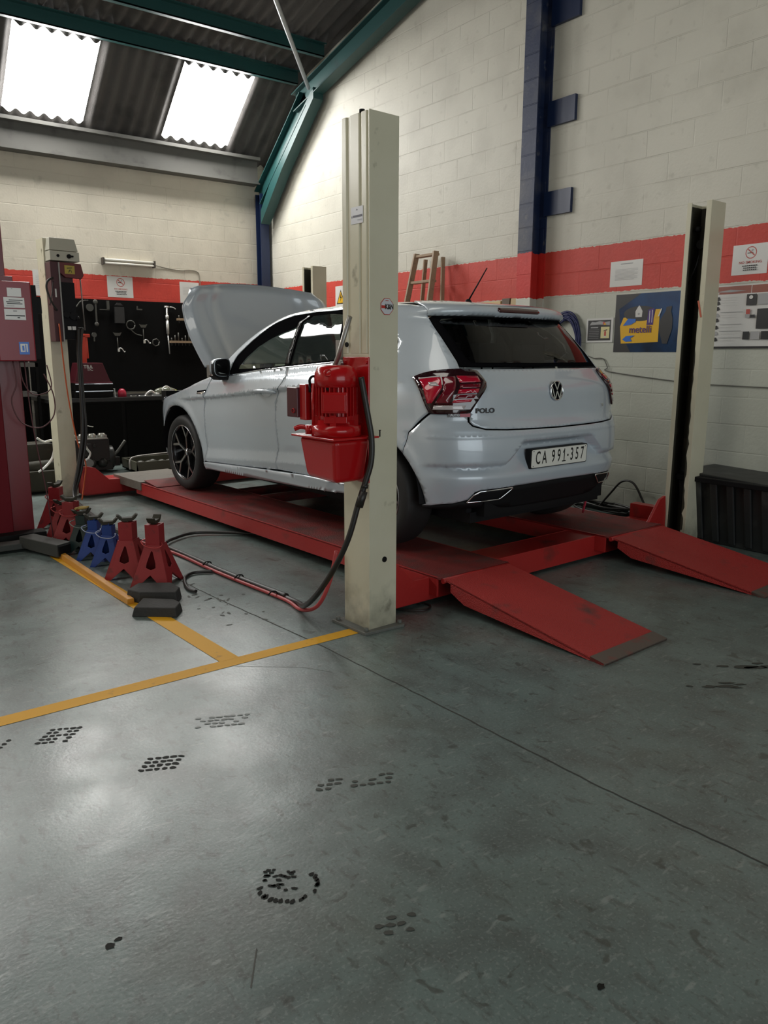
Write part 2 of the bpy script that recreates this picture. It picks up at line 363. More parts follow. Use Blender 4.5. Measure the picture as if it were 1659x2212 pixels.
# painted floor lines, joints
b = MB(); b.add([(-4, 2.765, .0012), (1.98, 2.86, .0012), (1.98, 2.935, .0012), (-4, 2.855, .0012)], [(0, 1, 2, 3)]); trim(b, YEL, recalc=False)
b = MB(); b.add([(1.29, 2.92, .0016), (1.38, 2.92, .0016), (1.235, 5.2, .0016), (1.145, 5.2, .0016)], [(0, 1, 2, 3)]); trim(b, YEL, recalc=False)
JN = mat('floor joint', (.045, .045, .040, 1), .8)
def strip(b, pts, w, z=.0010):
    for i in range(len(pts)-1):
        p = Vector(pts[i]); q = Vector(pts[i+1]); d = (q-p).normalized(); n_ = Vector((-d.y, d.x))*w/2
        b.add([(*(p-n_), z), (*(q-n_), z), (*(q+n_), z), (*(p+n_), z)], [(0, 1, 2, 3)])
b = MB(); pts = [(1.55, 5.5), (1.60, 4.6), (1.65, 3.78), (1.70, 3.3), (1.742, 2.83), (1.78, 2.1), (1.81, 1.36), (1.86, .84), (1.93, -.4)]
rnd = random.Random(3); P2 = []
for i in range(len(pts)-1):
    for k in range(14): P2.append((pts[i][0]+(pts[i+1][0]-pts[i][0])*k/14+rnd.uniform(-.0022, .0022), pts[i][1]+(pts[i+1][1]-pts[i][1])*k/14))
strip(b, P2, .006); trim(b, JN, recalc=False)
b = MB(); strip(b, [(1.30, 2.86), (1.55, 2.66), (1.62, 2.55)], .002); strip(b, [(.66, 1.36), (.60, 1.27)], .003); trim(b, mat('hairline crack', (.09, .09, .08, 1), .8), recalc=False)
# oil marks and tyre prints on the floor: ragged dark patches
OIL = mat('oily mark', (.014, .014, .012, 1), .6, spec=.12)
OIL2 = mat('faint oily mark', (.055, .058, .050, 1), .55, spec=.3)
def blob(b, x, y, rx, ry, rot=0., z=.0014, n=11, r_=None):
    r_ = r_ or rnd; vs_ = []
    for i in range(n):
        t = 2*math.pi*i/n; k = r_.uniform(.65, 1.15); u = rx*k*math.cos(t); v = ry*k*math.sin(t)
        vs_.append((x+u*math.cos(rot)-v*math.sin(rot), y+u*math.sin(rot)+v*math.cos(rot), z))
    b.add(vs_, [tuple(range(n))], False)
def tread(x, y, w, rows, per, m, label, keep=.85, ring=False, rot=0.):
    b = MB()
    D_ = (.85, -.52); E_ = (.52, .85)
    def at(u, v): return (x+D_[0]*u+E_[0]*v, y+D_[1]*u+E_[1]*v)
    if ring:
        for i in range(22):
            t = math.pi*(1.05+1.25*i/22)
            if rnd.random() < .8: blob(b, *at(w*.5*math.cos(t)+rnd.uniform(-.006, .006), w*.36*math.sin(t)+rnd.uniform(-.006, .006)), .009, .006, rnd.random())
        for i in range(26): blob(b, *at(rnd.uniform(-.42, .12)*w, rnd.uniform(-.1, .45)*w), rnd.uniform(.005, .011), .0045, -.55+rnd.uniform(-.3, .3))
    else:
        for j in range(rows):
            for i in range(per):
                if rnd.random() < keep: blob(b, *at((i-(per-1)/2)*w/per+j*.005, (j-(rows-1)/2)*.024+(i-(per-1)/2)*w/per*.12), w/per*.50, .0075, -.50+rnd.uniform(-.25, .25), n=8)
    o = b.build('tyre_print', m, recalc=False); tag(o, label, 'stain')
tread(.775, 2.26, .12, 4, 5, OIL, 'darkest tread print on the grey floor, second from the left below the yellow line', .95)
tread(.555, 2.65, .11, 5, 5, OIL, 'dark tread print on the grey floor just under the yellow line at the left', .8)
tread(1.22, 1.80, .24, 3, 9, OIL2, 'broken wide tread print on the floor in front of the cream post', .6)
tread(1.05, 2.42, .20, 4, 8, mat('very faint oily mark', (.10, .115, .105, 1), .45), 'faint tread print in the pale sheen below the yellow line', .8)
tread(.82, 1.50, .15, 0, 0, OIL, 'horseshoe shaped tread print near the middle of the floor', ring=True)
tread(.95, 1.24, .10, 3, 4, OIL2, 'small faint speckled print on the floor nearest the camera', .5)
tread(.375, 2.70, .06, 3, 3, OIL, 'small dark print at the left edge under the yellow line', .9)
b = MB()
for p in ((3.00, 1.62, .03, .012), (3.07, 1.56, .06, .018), (3.16, 1.50, .05, .02), (3.10, 1.53, .05, .014), (3.24, 1.46, .06, .014), (2.93, 1.70, .02, .008), (3.15, 1.55, .03, .010)): blob(b, *p, rot=-.6)
tag(b.build('oil_stain', OIL2, recalc=False), 'long dark oil streak on the floor at the right edge', 'stain')
b = MB()
for p in ((2.76, 1.54, .03, .014), (2.82, 1.50, .05, .012), (2.85, 1.52, .04, .008), (2.88, 1.48, .03, .008), (2.70, 1.59, .014, .008), (2.84, 1.47, .03, .006)): blob(b, *p, rot=-.6)
tag(b.build('oil_stain', OIL2, recalc=False), 'short blotchy oil stain on the floor just left of the long streak', 'stain')
b = MB(); blob(b, 1.19, .84, .012, .008); tag(b.build('oil_spot', OIL, recalc=False), 'single round oil spot low down on the floor', 'stain')
b = MB(); blob(b, .40, 1.56, .014, .010); blob(b, .42, 1.57, .01, .006); tag(b.build('oil_spot', OIL, recalc=False), 'small oil spot on the floor low at the left', 'stain')
b = MB()
for i in range(26): blob(b, 1.62+rnd.gauss(0, .07), 3.62+rnd.gauss(0, .22), rnd.uniform(.006, .03), rnd.uniform(.004, .012), rnd.uniform(0, 3))
tag(b.build('oil_stain', OIL2, recalc=False), 'cluster of small dark oil marks between the jack stands and cream post', 'stain')
# ------------------------------------------------------------------ the red and cream four post lift
CX, CY, YAW = 3.4724, 3.7043, .0557
lift = thing('four_post_lift', 'red and cream four post car lift carrying the silver white hatchback', 'car lift', (CX, CY, 0), YAW)
def put(b, name, m, parent=lift, **k): return b.build(name, m, parent, **k)
# near left post: folded channel, open towards the car
def channel(b, x0, x1, y0, y1, h, open_x, t=.006, lip=.05, z0=.012):
    """open_x=+1: mouth faces +x"""
    s = open_x; xa, xb = (x0, x1) if s > 0 else (x1, x0)  # xa = closed back
    b.box(min(xa, xa+s*t), max(xa, xa+s*t), y0, y1, z0, h)
    b.box(x0, x1, y0, y0+t, z0, h); b.box(x0, x1, y1-t, y1, z0, h)
    b.box(min(xb-s*t, xb), max(xb-s*t, xb), y0, y0+lip, z0, h); b.box(min(xb-s*t, xb), max(xb-s*t, xb), y1-lip, y1, z0, h)
b = MB(); y0, y1 = -.785, -.59; xa, xb = -1.50, -1.335
core = [(xa, y0), (xb, y0), (xb, y0+.05), (xb-.006, y0+.05), (xb-.006, y0+.006), (xa+.012, y0+.006), (xa+.012, y1-.006), (xb-.006, y1-.006), (xb-.006, y1-.05), (xb, y1-.05), (xb, y1), (xa, y1)]
b.prism(core, .012, 1.30)
rib = []
for ya_, yb_ in ((-.621, -.650), (-.712, -.730), (-.763, -.778)): rib += [(xa, ya_), (xa+.008, ya_-.004), (xa+.008, yb_+.004), (xa, yb_)]
b.prism(core+rib, 1.30, 2.30)
p = put(b, 'post', CREAM, bevel=.002)
b = MB()
for z in (1.42, 1.34): put(MB().cyl((xa-.004, y1-.03, z), (xa+.002, y1-.03, z), .011, n=12), 'bolt_hole', BLK, p)
b.cyl((xb-.075, y0-.003, .345), (xb-.075, y0+.001, .345), .014, n=10)
put(b, 'bolt_hole', BLK, p)
b = MB(); b.prism([(-1.545, -.81), (-1.32, -.83), (-1.30, -.81), (-1.30, -.56), (-1.55, -.55)], 0, .014)
for q in ((-1.525, -.79), (-1.325, -.80), (-1.53, -.575), (-1.32, -.58)): b.cyl((*q, .014), (*q, .03), .012, n=6)
put(b, 'base_plate', ROT, p, bevel=.002)
b = MB(); b.cyl((xa+.012, y0+.065, 2.30), (xa+.012, y0+.065, 2.312), .012); put(b, 'bolt', BLK, p)
# stickers on this post
s = Sheet(.085, .07, [mat('sticker white', (.62, .63, .66, 1), .3), mat('print grey', (.10, .10, .13, 1), .5), mat('print pale', (.45, .46, .50, 1), .5)], .001)
s.poly(1, [(.42, .78), (.5, .88), (.6, .78)]); s.rect(1, .06, .36, .12, .48); s.rect(1, .18, .38, .95, .50); s.rect(2, .55, .18, .9, .24)
o = s.build('sticker', Matrix.Translation((xa-.0012, -.700, 1.89)) @ frame((0, 0, 0), (0, -1, 0), (0, 0, 1)), p)
S_W = mat('sticker white', None or (.62, .63, .66, 1)); S_R = mat('print red', (.50, .03, .02, 1), .4); S_K = mat('print black', (.012, .012, .012, 1), .4)
s = Sheet(.001, .001, [S_W, S_R, S_K], .001); R8 = .0385
s.b = MB(); o8 = lambda r: [(r*math.cos(math.radians(22.5+45*i)), r*math.sin(math.radians(22.5+45*i))) for i in range(8)]
s.b.m = 1; s.b.prism(o8(R8), 0, .001); s.b.m = 0; s.b.add([(x_, y_, .0013) for x_, y_ in o8(R8*.93)], [tuple(range(8))], False)
s.w = s.h = .08; s.k = 1; s.rect(1, .10, .40, .46, .56); s.text(2, 'K&N', .66, .485, .030, .04, .80); s.rect(1, .38, .80, .60, .835)
o = s.build('sticker', Matrix.Translation((-1.402, y0-.0012, 1.505)) @ frame((0, 0, 0), (1, 0, 0), (0, 0, 1)), p)
# hydraulic power unit
pu = put(MB().box(xa-.010, xa-.001, -.79, -.60, .72, 1.285), 'mounting_plate', REDG, bevel=.003)
b = MB()
for y_ in (-.775, -.615): put(MB().cyl((xa-.016, y_, 1.262), (xa-.009, y_, 1.262), .008, n=8), 'bolt', REDG, pu)
b = MB(); x0, x1, ya, yb_ = -1.715, -1.515, -.815, -.53
b.hexa([(x0+.02, ya+.02, .735), (x1-.02, ya+.02, .735), (x1-.02, yb_-.03, .745), (x0+.02, yb_-.03, .745), (x0, ya, .93), (x1, ya, .93), (x1, yb_, .93), (x0, yb_, .93)])
tank = put(b, 'oil_tank', REDG, bevel=.022)
for md in tank.modifiers: md.segments = 4
b = MB(); b.box(x0-.022, x1+.03, ya-.022, yb_+.025, .93, .939); put(b, 'tank_flange', REDG, tank, bevel=.002)
b = MB(); b.cyl((-1.478, -.832, .935), (-1.478, -.832, .962), .003); b.cyl((-1.478, -.832, .962), (-1.478, -.832, .965), .006, n=6); put(b, 'bolt', BLK, tank)
mx, my = -1.622, -.70
b = MB(); b.lathe([(0, .94), (.112, .94), (.112, .985), (.088, .99), (.085, 1.01), (0, 1.01)], (mx, my, 0), n=32)
b.lathe([(0, 1.0), (.072, 1.0), (.080, 1.02), (.080, 1.17), (0, 1.17)], (mx, my, 0), n=32)
b.lathe([(.0, 1.155), (.096, 1.155), (.097, 1.19), (.094, 1.215), (.082, 1.240), (.060, 1.249), (0, 1.250)], (mx, my, 0), n=36)
for i in range(30):
    t = 2*math.pi*i/30; b.T = Matrix.Translation((mx, my, 0)) @ Matrix.Rotation(t, 4, 'Z'); b.box(.076, .094, -.0022, .0022, 1.03, 1.165)
b.T = Matrix.Identity(4)
for i in range(4):
    t = math.pi/4+math.pi/2*i; b.T = Matrix.Translation((mx, my, 0)) @ Matrix.Rotation(t, 4, 'Z'); b.box(.06, .10, -.014, .014, .985, 1.035)
b.T = Matrix.Identity(4)
mot = put(b, 'electric_motor', REDG)
dv = Vector((-.62, -.78, 0)).normalized(); sd = Vector((dv.y*-1, dv.x, 0))
Mt = Matrix(((sd.x, dv.x, 0, mx), (sd.y, dv.y, 0, my), (0, 0, 1, 0), (0, 0, 0, 1)))
b = MB(); b.T = Mt; b.box(-.060, .052, .05, .112, 1.045, 1.135); b.box(-.052, .044, .112, .117, 1.052, 1.128); b.box(-.05, .05, .06, .10, 1.0, 1.03)
put(b, 'terminal_box', REDG, mot, bevel=.006)
b = MB(); b.lathe([(.014, -.001), (.018, .001), (.014, .003)], tuple(Mt @ Vector((-.032, .088, 1.218))), (Mt.to_3x3() @ Vector((0, 1, .3))), n=18, closed=True); put(b, 'cowl_emblem', REDG, mot)
b = MB(); b.T = Mt; b.box(-.045, -.020, .078, .082, 1.142, 1.158); put(b, 'vent_slot', BLK, mot)
# control valve block and switch box at the left of the motor
b = MB(); b.box(-1.735, -1.66, -.555, -.47, 1.015, 1.15); cb_ = put(b, 'switch_box', mat('dark maroon box', (.075, .012, .018, 1), .35), bevel=.004)
b = MB(); b.box(-1.72, -1.64, -.60, -.552, 1.005, 1.165); put(b, 'box_lid', REDG, cb_, bevel=.004)
b = MB(); b.lathe([(.009, 0), (.012, .003), (.009, .006)], (-1.737, -.53, 1.045), (-1, 0, 0), n=14, closed=True); put(b, 'push_button', REDG, cb_)
b = MB(); b.tube([(-1.70, -.62, 1.14), (-1.715, -.63, 1.185), (-1.69, -.63, 1.20), (-1.66, -.64, 1.17)], .006); b.cyl((-1.70, -.62, 1.13), (-1.70, -.62, 1.165), .012, n=8); put(b, 'cable_gland', BLK, cb_)
b = MB(); b.cyl((-1.70, -.635, .94), (-1.70, -.635, 1.17), .009, n=12); b.cyl((-1.71, -.62, .945), (-1.71, -.62, .985), .022, n=10); b.tube([(-1.755, -.56, .965), (-1.73, -.58, .975), (-1.70, -.62, .965)], .011); b.tube([(-1.70, -.62, .98), (-1.66, -.68, .975), (-1.64, -.74, .985), (-1.62, -.79, 1.00)], .007)
put(b, 'lowering_valve', REDG, tank)
b = MB(); b.tube([(-1.55, -.71, 1.46), (-1.553, -.62, 1.28), (-1.56, -.43, .985)], .011, sub=1); b.cyl((-1.50, -.60, 1.26), (-1.53, -.60, 1.26), .014, n=8); b.box(-1.52, -1.50, -.59, -.56, 1.24, 1.36)
put(b, 'locking_lever', STEEL, p)
HT = [(-1.575, -.82, 1.20), (-1.565, -.83, 1.12), (-1.556, -.845, 1.03), (-1.548, -.86, .93), (-1.553, -.862, .83), (-1.575, -.85, .74), (-1.60, -.83, .64), (-1.635, -.80, .48), (-1.665, -.73, .33), (-1.67, -.60, .18), (-1.63, -.43, .07), (-1.55, -.25, .022), (-1.54, -.12, .016)]
b = MB(); b.tube(HT, .0135, n=10); put(b, 'hydraulic_hose', HOSE, tank)
b = MB(); b.cyl((-1.585, -.85, .70), (-1.60, -.835, .63), .019, n=10); b.cyl((-1.578, -.852, .73), (-1.581, -.851, .715), .017, n=6); put(b, 'hose_fitting', HOSE, tank)
# far left post with switch gear
b = MB(); x0, x1, ya, yb_ = -1.50, -1.355, 3.70, 3.885
b.prism([(x0, ya), (x1, ya), (x1, ya+.05), (x1-.006, ya+.05), (x1-.006, ya+.006), (x0+.006, ya+.006), (x0+.006, yb_-.006), (x1, yb_-.006), (x1, yb_), (x0, yb_)], .01, 2.27)
p2 = put(b, 'post', CREAM, bevel=.002)
b = MB(); b.box(-1.49, -1.49+.245, 3.56, 3.695, 2.075, 2.155); b.hexa([(-1.49, 3.57, 2.16), (-1.25, 3.57, 2.16), (-1.25, 3.69, 2.16), (-1.49, 3.69, 2.16), (-1.475, 3.60, 2.265), (-1.265, 3.60, 2.265), (-1.265, 3.685, 2.265), (-1.475, 3.685, 2.265)])
g = put(b, 'isolator_box', mat('grubby grey plastic', (.47, .46, .37, 1), .5, dirt=(.24, .23, .17, 1), damt=.4), p2, bevel=.004)
b = MB(); b.cyl((-1.335, 3.56, 2.115), (-1.335, 3.545, 2.115), .018, n=16); b.box(-1.34, -1.30, 3.540, 3.556, 2.108, 2.122); put(MB().cyl((-1.425, 3.56, 2.115), (-1.425, 3.553, 2.115), .012, n=12), 'push_button', BLK, p2); lab(put(b, 'isolator_switch', BLK, p2), 'black rotary switch')
b = MB(); b.box(-1.495, -1.425, 3.565, 3.70, 1.40, 2.065); b.box(-1.425, -1.30, 3.60, 3.70, 1.42, 2.06)
g = put(b, 'control_cabinet', mat('dark maroon steel', (.060, .012, .016, 1), .45), p2, bevel=.003)
b = MB(); b.prism([(-1.43, 2.065), (-1.235, 2.06), (-1.215, 1.965), (-1.235, 1.935), (-1.37, 1.94), (-1.415, 1.975)], 3.565, 3.60, 'y'); cv = put(b, 'cabinet_cover', mat('maroon cover', (.13, .022, .022, 1), .5), p2, bevel=.003)
sy = Sheet(.085, .07, [mat('aged yellow label', (.42, .33, .05, 1), .5), S_K], .001)
sy.poly(1, [(.2, .72), (.75, .78), (.78, .70), (.25, .62)]); sy.poly(1, [(.35, .15), (.42, .15), (.55, .5), (.47, .52)]); sy.poly(1, [(.65, .18), (.72, .16), (.62, .55), (.55, .5)])
sy.build('warning_label', Matrix.Translation((-1.335, 3.562, 2.005)) @ frame((0, 0, 0), (1, 0, 0), (0, 0, 1)), cv)
b = MB(); b.box(-1.432, -1.42, 3.552, 3.563, 1.40, 2.06); b.tube([(-1.245, 3.58, 1.94), (-1.24, 3.58, 1.75), (-1.235, 3.58, 1.5)], .006, sub=1); put(b, 'steel_edge', STEEL, p2)
for q in ((-1.39, -1.36, 3.548, 3.556, 1.50, 1.53), (-1.352, -1.322, 3.548, 3.556, 1.50, 1.53), (-1.472, -1.460, 3.555, 3.563, 1.77, 1.84)): lab(put(MB().box(*q), 'indicator_tag', WHITEP, p2), 'small white tag')
b = MB(); b.cyl((-1.39, 3.55, 1.63), (-1.39, 3.60, 1.63), .028); b.cyl((-1.33, 3.55, 1.62), (-1.33, 3.60, 1.62), .035); b.ball((-1.30, 3.56, 1.60), .02); b.box(-1.44, -1.30, 3.575, 3.60, 1.42, 1.9); put(b, 'cabinet_gear', PLAST, p2)
for k, (dx, rr) in enumerate(((0, .017), (.03, .014))):
    b = MB(); b.tube([(-1.30+dx, 3.55, 1.52), (-1.325+dx*.6, 3.52, 1.30), (-1.335+dx*.5, 3.50, .95), (-1.36+dx, 3.47, .60), (-1.43+dx, 3.44, .30), (-1.49+dx*.5, 3.40, .12), (-1.52, 3.3, .03)], rr); put(b, 'hydraulic_hose', HOSE, p2)
b = MB(); b.tube([(-1.465, 3.54, 1.55), (-1.455, 3.53, 1.2), (-1.44, 3.52, .9), (-1.41, 3.5, .6), (-1.385, 3.48, .45), (-1.35, 3.47, .33), (-1.38, 3.45, .18), (-1.43, 3.40, .02)], .006); lab(put(b, 'power_cable', ORANGE, p2), 'thin orange cable')
b = MB(); b.tube([(-1.48, 3.56, 1.93), (-1.53, 3.54, 1.90), (-1.545, 3.54, 1.84), (-1.52, 3.53, 1.74), (-1.47, 3.55, 1.66)], .009); b.tube([(-1.48, 3.56, 1.9), (-1.5, 3.55, 1.8), (-1.53, 3.54, 1.70)], .004); put(b, 'looped_cable', HOSE, p2)
# right posts (mouth towards the car)
for yy0, yy1, xx0, xx1, hh, nm in ((-.81, -.64, 1.295, 1.475, 2.28, 'near'), (3.62, 3.82, 1.24, 1.42, 2.23, 'far')):
    b = MB(); t = .006; l1, l2 = .036, .032
    b.prism([(xx1, yy0), (xx1, yy1), (xx0, yy1), (xx0, yy1-l2), (xx0+t, yy1-l2), (xx0+t, yy1-t), (xx1-t, yy1-t), (xx1-t, yy0+t), (xx0+t, yy0+t), (xx0+t, yy0+l1), (xx0, yy0+l1), (xx0, yy0)], .01, hh)
    pr = put(b, 'post', CREAM, bevel=.0015)
    b = MB(); b.box(xx1-t-.012, xx1-t-.002, yy0+.012, yy1-.012, .02, hh-.02); b.box(xx0+.02, xx0+.045, yy0+l1-.02, yy0+l1-.004, .02, hh-.1)
    b.box(xx0+t, xx1-t-.012, yy1-t-.008, yy1-t-.001, .02, hh-.02); b.box(xx0+.003, xx0+.018, yy1-l2-.006, yy1-t-.008, .02, hh-.05); b.box(xx0+t+.002, xx1-t-.012, yy0+t+.001, yy0+t+.008, .02, hh-.02)  # thin dark plates lining the inside of the post
    put(b, 'channel_liner', GREASE, pr)
    if nm == 'near':
        b = MB(); b.cyl((xx0+.05, -.70, 2.10), (xx0+.05, -.70, 2.13), .02); b.tube([(xx0+.03, -.665, 1.75), (xx0+.03, -.72, 1.88), (xx0+.03, -.735, 1.95)], .005, sub=1); b.cyl((xx0+.06, -.72, 2.02), (xx1-.02, -.72, 2.02), .03); put(b, 'pulley_cable', BLK, pr)
        b = MB(); b.T = Matrix.Translation((xx0-.001, -.785, 1.60)) @ Matrix.Rotation(-.25, 4, 'X'); b.box(-.001, .0, -.006, .006, -.055, .055); lab(put(b, 'paint_dab', mat('dab of red', (.55, .12, .06, 1), .5), pr), 'smear of red paint')
        b = MB(); b.box(xx0-.025, xx1+.03, yy0-.03, yy1+.03, 0, .012); put(b, 'base_plate', ROT, pr)
        # mouth-side scuffing
        b = MB(); r2 = random.Random(5); zz_ = [.10+.04*i for i in range(45)]
        b.prism([(yy0+l1+.0005, zz_[0])]+[(yy0+l1-r2.uniform(.002, .022)*max(0, 1-z_/2.0), z_+r2.uniform(-.008, .008)) for z_ in zz_]+[(yy0+l1+.0005, zz_[-1])], xx0-.0012, xx0+.001, 'x')
        put(b, 'worn_edge', GREASE, pr)
# cross beams, runways, ramps
for y_, s_ in ((-.64, 1), (3.60, -1)):
    yb0, yb1 = (y_, y_+.22)
    b = MB(); b.box(-1.33, 1.27, yb0, yb0+.008, .02, .155); b.box(-1.33, 1.27, yb1-.008, yb1, .02, .155); b.box(-1.33, 1.27, yb0, yb1, .147, .155); b.box(-1.33, 1.27, yb0, yb1, .02, .028)
    cbm = put(b, 'cross_beam', RED, bevel=.002)
    for xx, sg in ((-1.33, 1), (1.27, -1)):
        b = MB(); b.prism([(xx-sg*.02, .03), (xx+sg*.34, .03), (xx+sg*.34, .15), (xx+sg*.22, .155), (xx+sg*.10, .27), (xx+sg*.03, .29), (xx-sg*.02, .29)] if not (sg < 0 and s_ > 0) else [(xx+.02, .03), (xx-.2, .03), (xx-.2, .155), (xx-.13, .24), (xx-.07, .31), (xx-.0, .33), (xx+.02, .20)], yb0-.02, yb0, 'y')
        b.box(xx-.02 if sg > 0 else xx-.06, xx+.06 if sg > 0 else xx+.02, yb0-.01, yb1, .03, .25); put(b, 'end_bracket', RED, cbm, bevel=.003)
def runway(x0, x1, wall=False):
    b = MB(); b.box(x0, x1, -.74, 3.22, .155, .165)
    b2 = MB(); b2.box(x0, x0+.012, -.72, 3.22, .060, .1655); b2.box(x1-.012, x1, -.72, 3.22, .060, .1655)
    r = put(b, 'runway', REDF, bevel=.001); put(b2, 'runway_side', RED, r, bevel=.001)
    b = MB(); b.box(x0-.01, x1+.01, 3.10, 3.74, .10, .178); lab(put(b, 'end_plate', mat('grimy steel plate', (.17, .155, .13, 1), .5, dirt=(.08, .06, .05, 1), damt=.6, bump=.4), r, bevel=.003), 'grimy grey end plate')
    # ramp
    b = MB(); n_ = 12; zs = [.160-.150*(i/n_) for i in range(n_+1)]; ysr = [-.76-.97*(i/n_) for i in range(n_+1)]; xa_, xb_ = x0+.02, x1-.02
    prof = [(ysr[i], zs[i]) for i in range(n_+1)]
    b.prism(prof+[(-1.73, .002)]+[(-1.70, .0)]+[(-.76, .150)], xa_, xb_, 'x')
    b.prism([(-.80, .152), (-1.68, .012), (-1.68, .001), (-.90, .055), (-.80, .10)], xa_, xa_+.008, 'x'); b.prism([(-.80, .152), (-1.68, .012), (-1.68, .001), (-.90, .055), (-.80, .10)], xb_-.008, xb_, 'x')
    rp = put(b, 'ramp', RAMP, r)
    b = MB(); b.box(xa_+.002, xb_-.002, -1.735, -1.64, -.0, .006) ; b.hexa([(xa_, -1.735, .001), (xb_, -1.735, .001), (xb_, -1.66, .001), (xa_, -1.66, .001), (xa_, -1.735, .0105), (xb_, -1.735, .0105), (xb_, -1.66, .0225), (xa_, -1.66, .0225)])
    lab(put(b, 'ramp_toe', mat('scraped steel toe', (.11, .085, .07, 1), .5, dirt=(.2, .04, .03, 1), dscale=14, damt=.7), rp), 'scraped bare steel toe')
    b = MB(); b.cyl((x0+.01, -.752, .150), (x1-.01, -.752, .150), .014, n=12); put(b, 'hinge', RED, rp)
RAMP = mat('ramp checker plate red', (.42, .030, .026, 1), .5, dirt=(.10, .045, .04, 1), dscale=6, damt=.5, bump=.8, bscale=150)
runway(-1.0, -.47); runway(.48, 1.10)
# wheel chock plate in front of the near front wheel
b = MB(); b.add([(-.99, 2.78, .168), (-.52, 2.78, .168), (-.50, 3.1, .185), (-.97, 3.1, .185), (-.99, 2.78, .172), (-.52, 2.78, .172), (-.50, 3.1, .190), (-.97, 3.1, .190)], [(0, 1, 2, 3), (4, 5, 6, 7), (0, 1, 5, 4), (1, 2, 6, 5), (2, 3, 7, 6), (3, 0, 4, 7)])
lab(put(b, 'stop_plate', REDF), 'worn plate under the front wheel')
for y_ in (2.25, 1.85): 
    b = MB(); b.box(-.45, .46, y_, y_+.10, .10, .16); put(b, 'jack_rail', REDF, bevel=.002)
# clutter hanging from the far left corner: thin air line loops belong to the red column (below)
# ------------------------------------------------------------------ the hatchback, built on one analytic body surface
def pc(pts):
    xs=[a for a,b in pts]; ys=[b for a,b in pts]
    # monotone-ish cubic (PCHIP)
    n=len(xs); hh=[xs[i+1]-xs[i] for i in range(n-1)]; dl=[(ys[i+1]-ys[i])/hh[i] for i in range(n-1)]
    m=[dl[0]]+[0]*(n-2)+[dl[-1]]
    for i in range(1,n-1):
        if dl[i-1]*dl[i]>0:
            w1=2*hh[i]+hh[i-1];w2=hh[i]+2*hh[i-1];m[i]=(w1+w2)/(w1/dl[i-1]+w2/dl[i])
    def f(x):
        if x<=xs[0]: return ys[0]
        if x>=xs[-1]: return ys[-1]
        i=0
        while x>xs[i+1]: i+=1
        t=(x-xs[i])/hh[i]
        return (1+2*t)*(1-t)**2*ys[i]+t*(1-t)**2*hh[i]*m[i]+t*t*(3-2*t)*ys[i+1]+t*t*(t-1)*hh[i]*m[i+1]
    return f
YR=pc([(.10,-.52),(.20,-.60),(.33,-.66),(.45,-.695),(.60,-.70),(.72,-.685),(.78,-.655),(.85,-.65),(.93,-.645),(.97,-.625),(1.02,-.58),(1.15,-.475),(1.30,-.345),(1.345,-.305),(1.365,-.34),(1.385,-.335),(1.40,-.31),(1.42,-.22),(1.44,-.02),(1.455,.3),(1.461,.55)])
WZ=pc([(.10,.80),(.20,.835),(.28,.855),(.40,.865),(.55,.880),(.70,.884),(.84,.884),(.90,.880),(.96,.868),(1.0,.850),(1.1,.815),(1.2,.775),(1.3,.73),(1.35,.70),(1.38,.68),(1.41,.645),(1.43,.60),(1.45,.49),(1.458,.33),(1.461,.08)])
YFL=pc([(.10,3.30),(.3,3.44),(.6,3.44),(.8,3.36),(.95,3.12),(1.0,2.9)])
YFG=pc([(.90,2.38),(.98,2.26),(1.10,2.06),(1.25,1.80),(1.35,1.58),(1.40,1.42),(1.43,1.24),(1.45,1.02),(1.461,.68)])
ZB=1.0
LR=.85; NR=4.0; LF=1.0; NF=2.8; LG=.38; NG=2.6
def Tp(y):
    if y<0: return 1-.012*y*y*0-.02*min(1,(-y))**2
    if y>2.0: return 1-.012*(y-2.0)**2
    return 1.
def params(z,green):
    yr=YR(z);w=WZ(z)
    L=LR
    yf,lf,nf=(YFG(z),LG,NG) if green else (YFL(z),LF,NF)
    if yf-lf<yr+L: 
        s=(yf-yr)/(L+lf); L*=s; lf*=s
    return yr,w,yf,L,lf,nf
def S(u,z,green=False):
    """u 0..1 rear corner (angle), 1+metres along the side, then front corner; returns x(neg=left),y,z"""
    s=-1 if u>=0 else 1
    u=abs(u)
    yr,w,yf,L,lf,nf=params(z,green)
    if u<1:
        p=u*math.pi/2; si,co=math.sin(p),math.cos(p); r=(si**NR+co**NR)**(-1/NR)
        x=w*r*si; y=yr+L-L*r*co
    else:
        y=yr+L+(u-1); x=w
        ym=yf-lf
        if y>ym:
            p=min(y-ym,1.0)*math.pi/2; si,co=math.sin(p),math.cos(p); r=(si**nf+co**nf)**(-1/nf)
            y=ym+lf*r*si; x=w*r*co
    x*=Tp(y)
    return Vector((s*x,y,z))
def halfw(y,z,green=False):
    yr,w,yf,L,lf,nf=params(z,green)
    if y<=yr or y>=yf: return -1
    x=w
    if y<yr+L: x=w*max(0,1-((yr+L-y)/L)**NR)**(1/NR)
    if y>yf-lf: x=w*max(0,1-((y-yf+lf)/lf)**nf)**(1/nf)
    return x*Tp(y)
def inv(P,green=False):
    x,y,z=P; yr,w,yf,L,lf,nf=params(z,green); s=1 if x<0 else -1
    t=Tp(y)
    if y<yr+L: u=math.atan2(abs(x)/w/t,(yr+L-y)/L)/(math.pi/2)
    elif y>yf-lf: u=1+(yf-lf-yr-L)+math.atan2((y-yf+lf)/lf,abs(x)/w/t)/(math.pi/2)
    else: u=1+y-yr-L
    return s*u,z

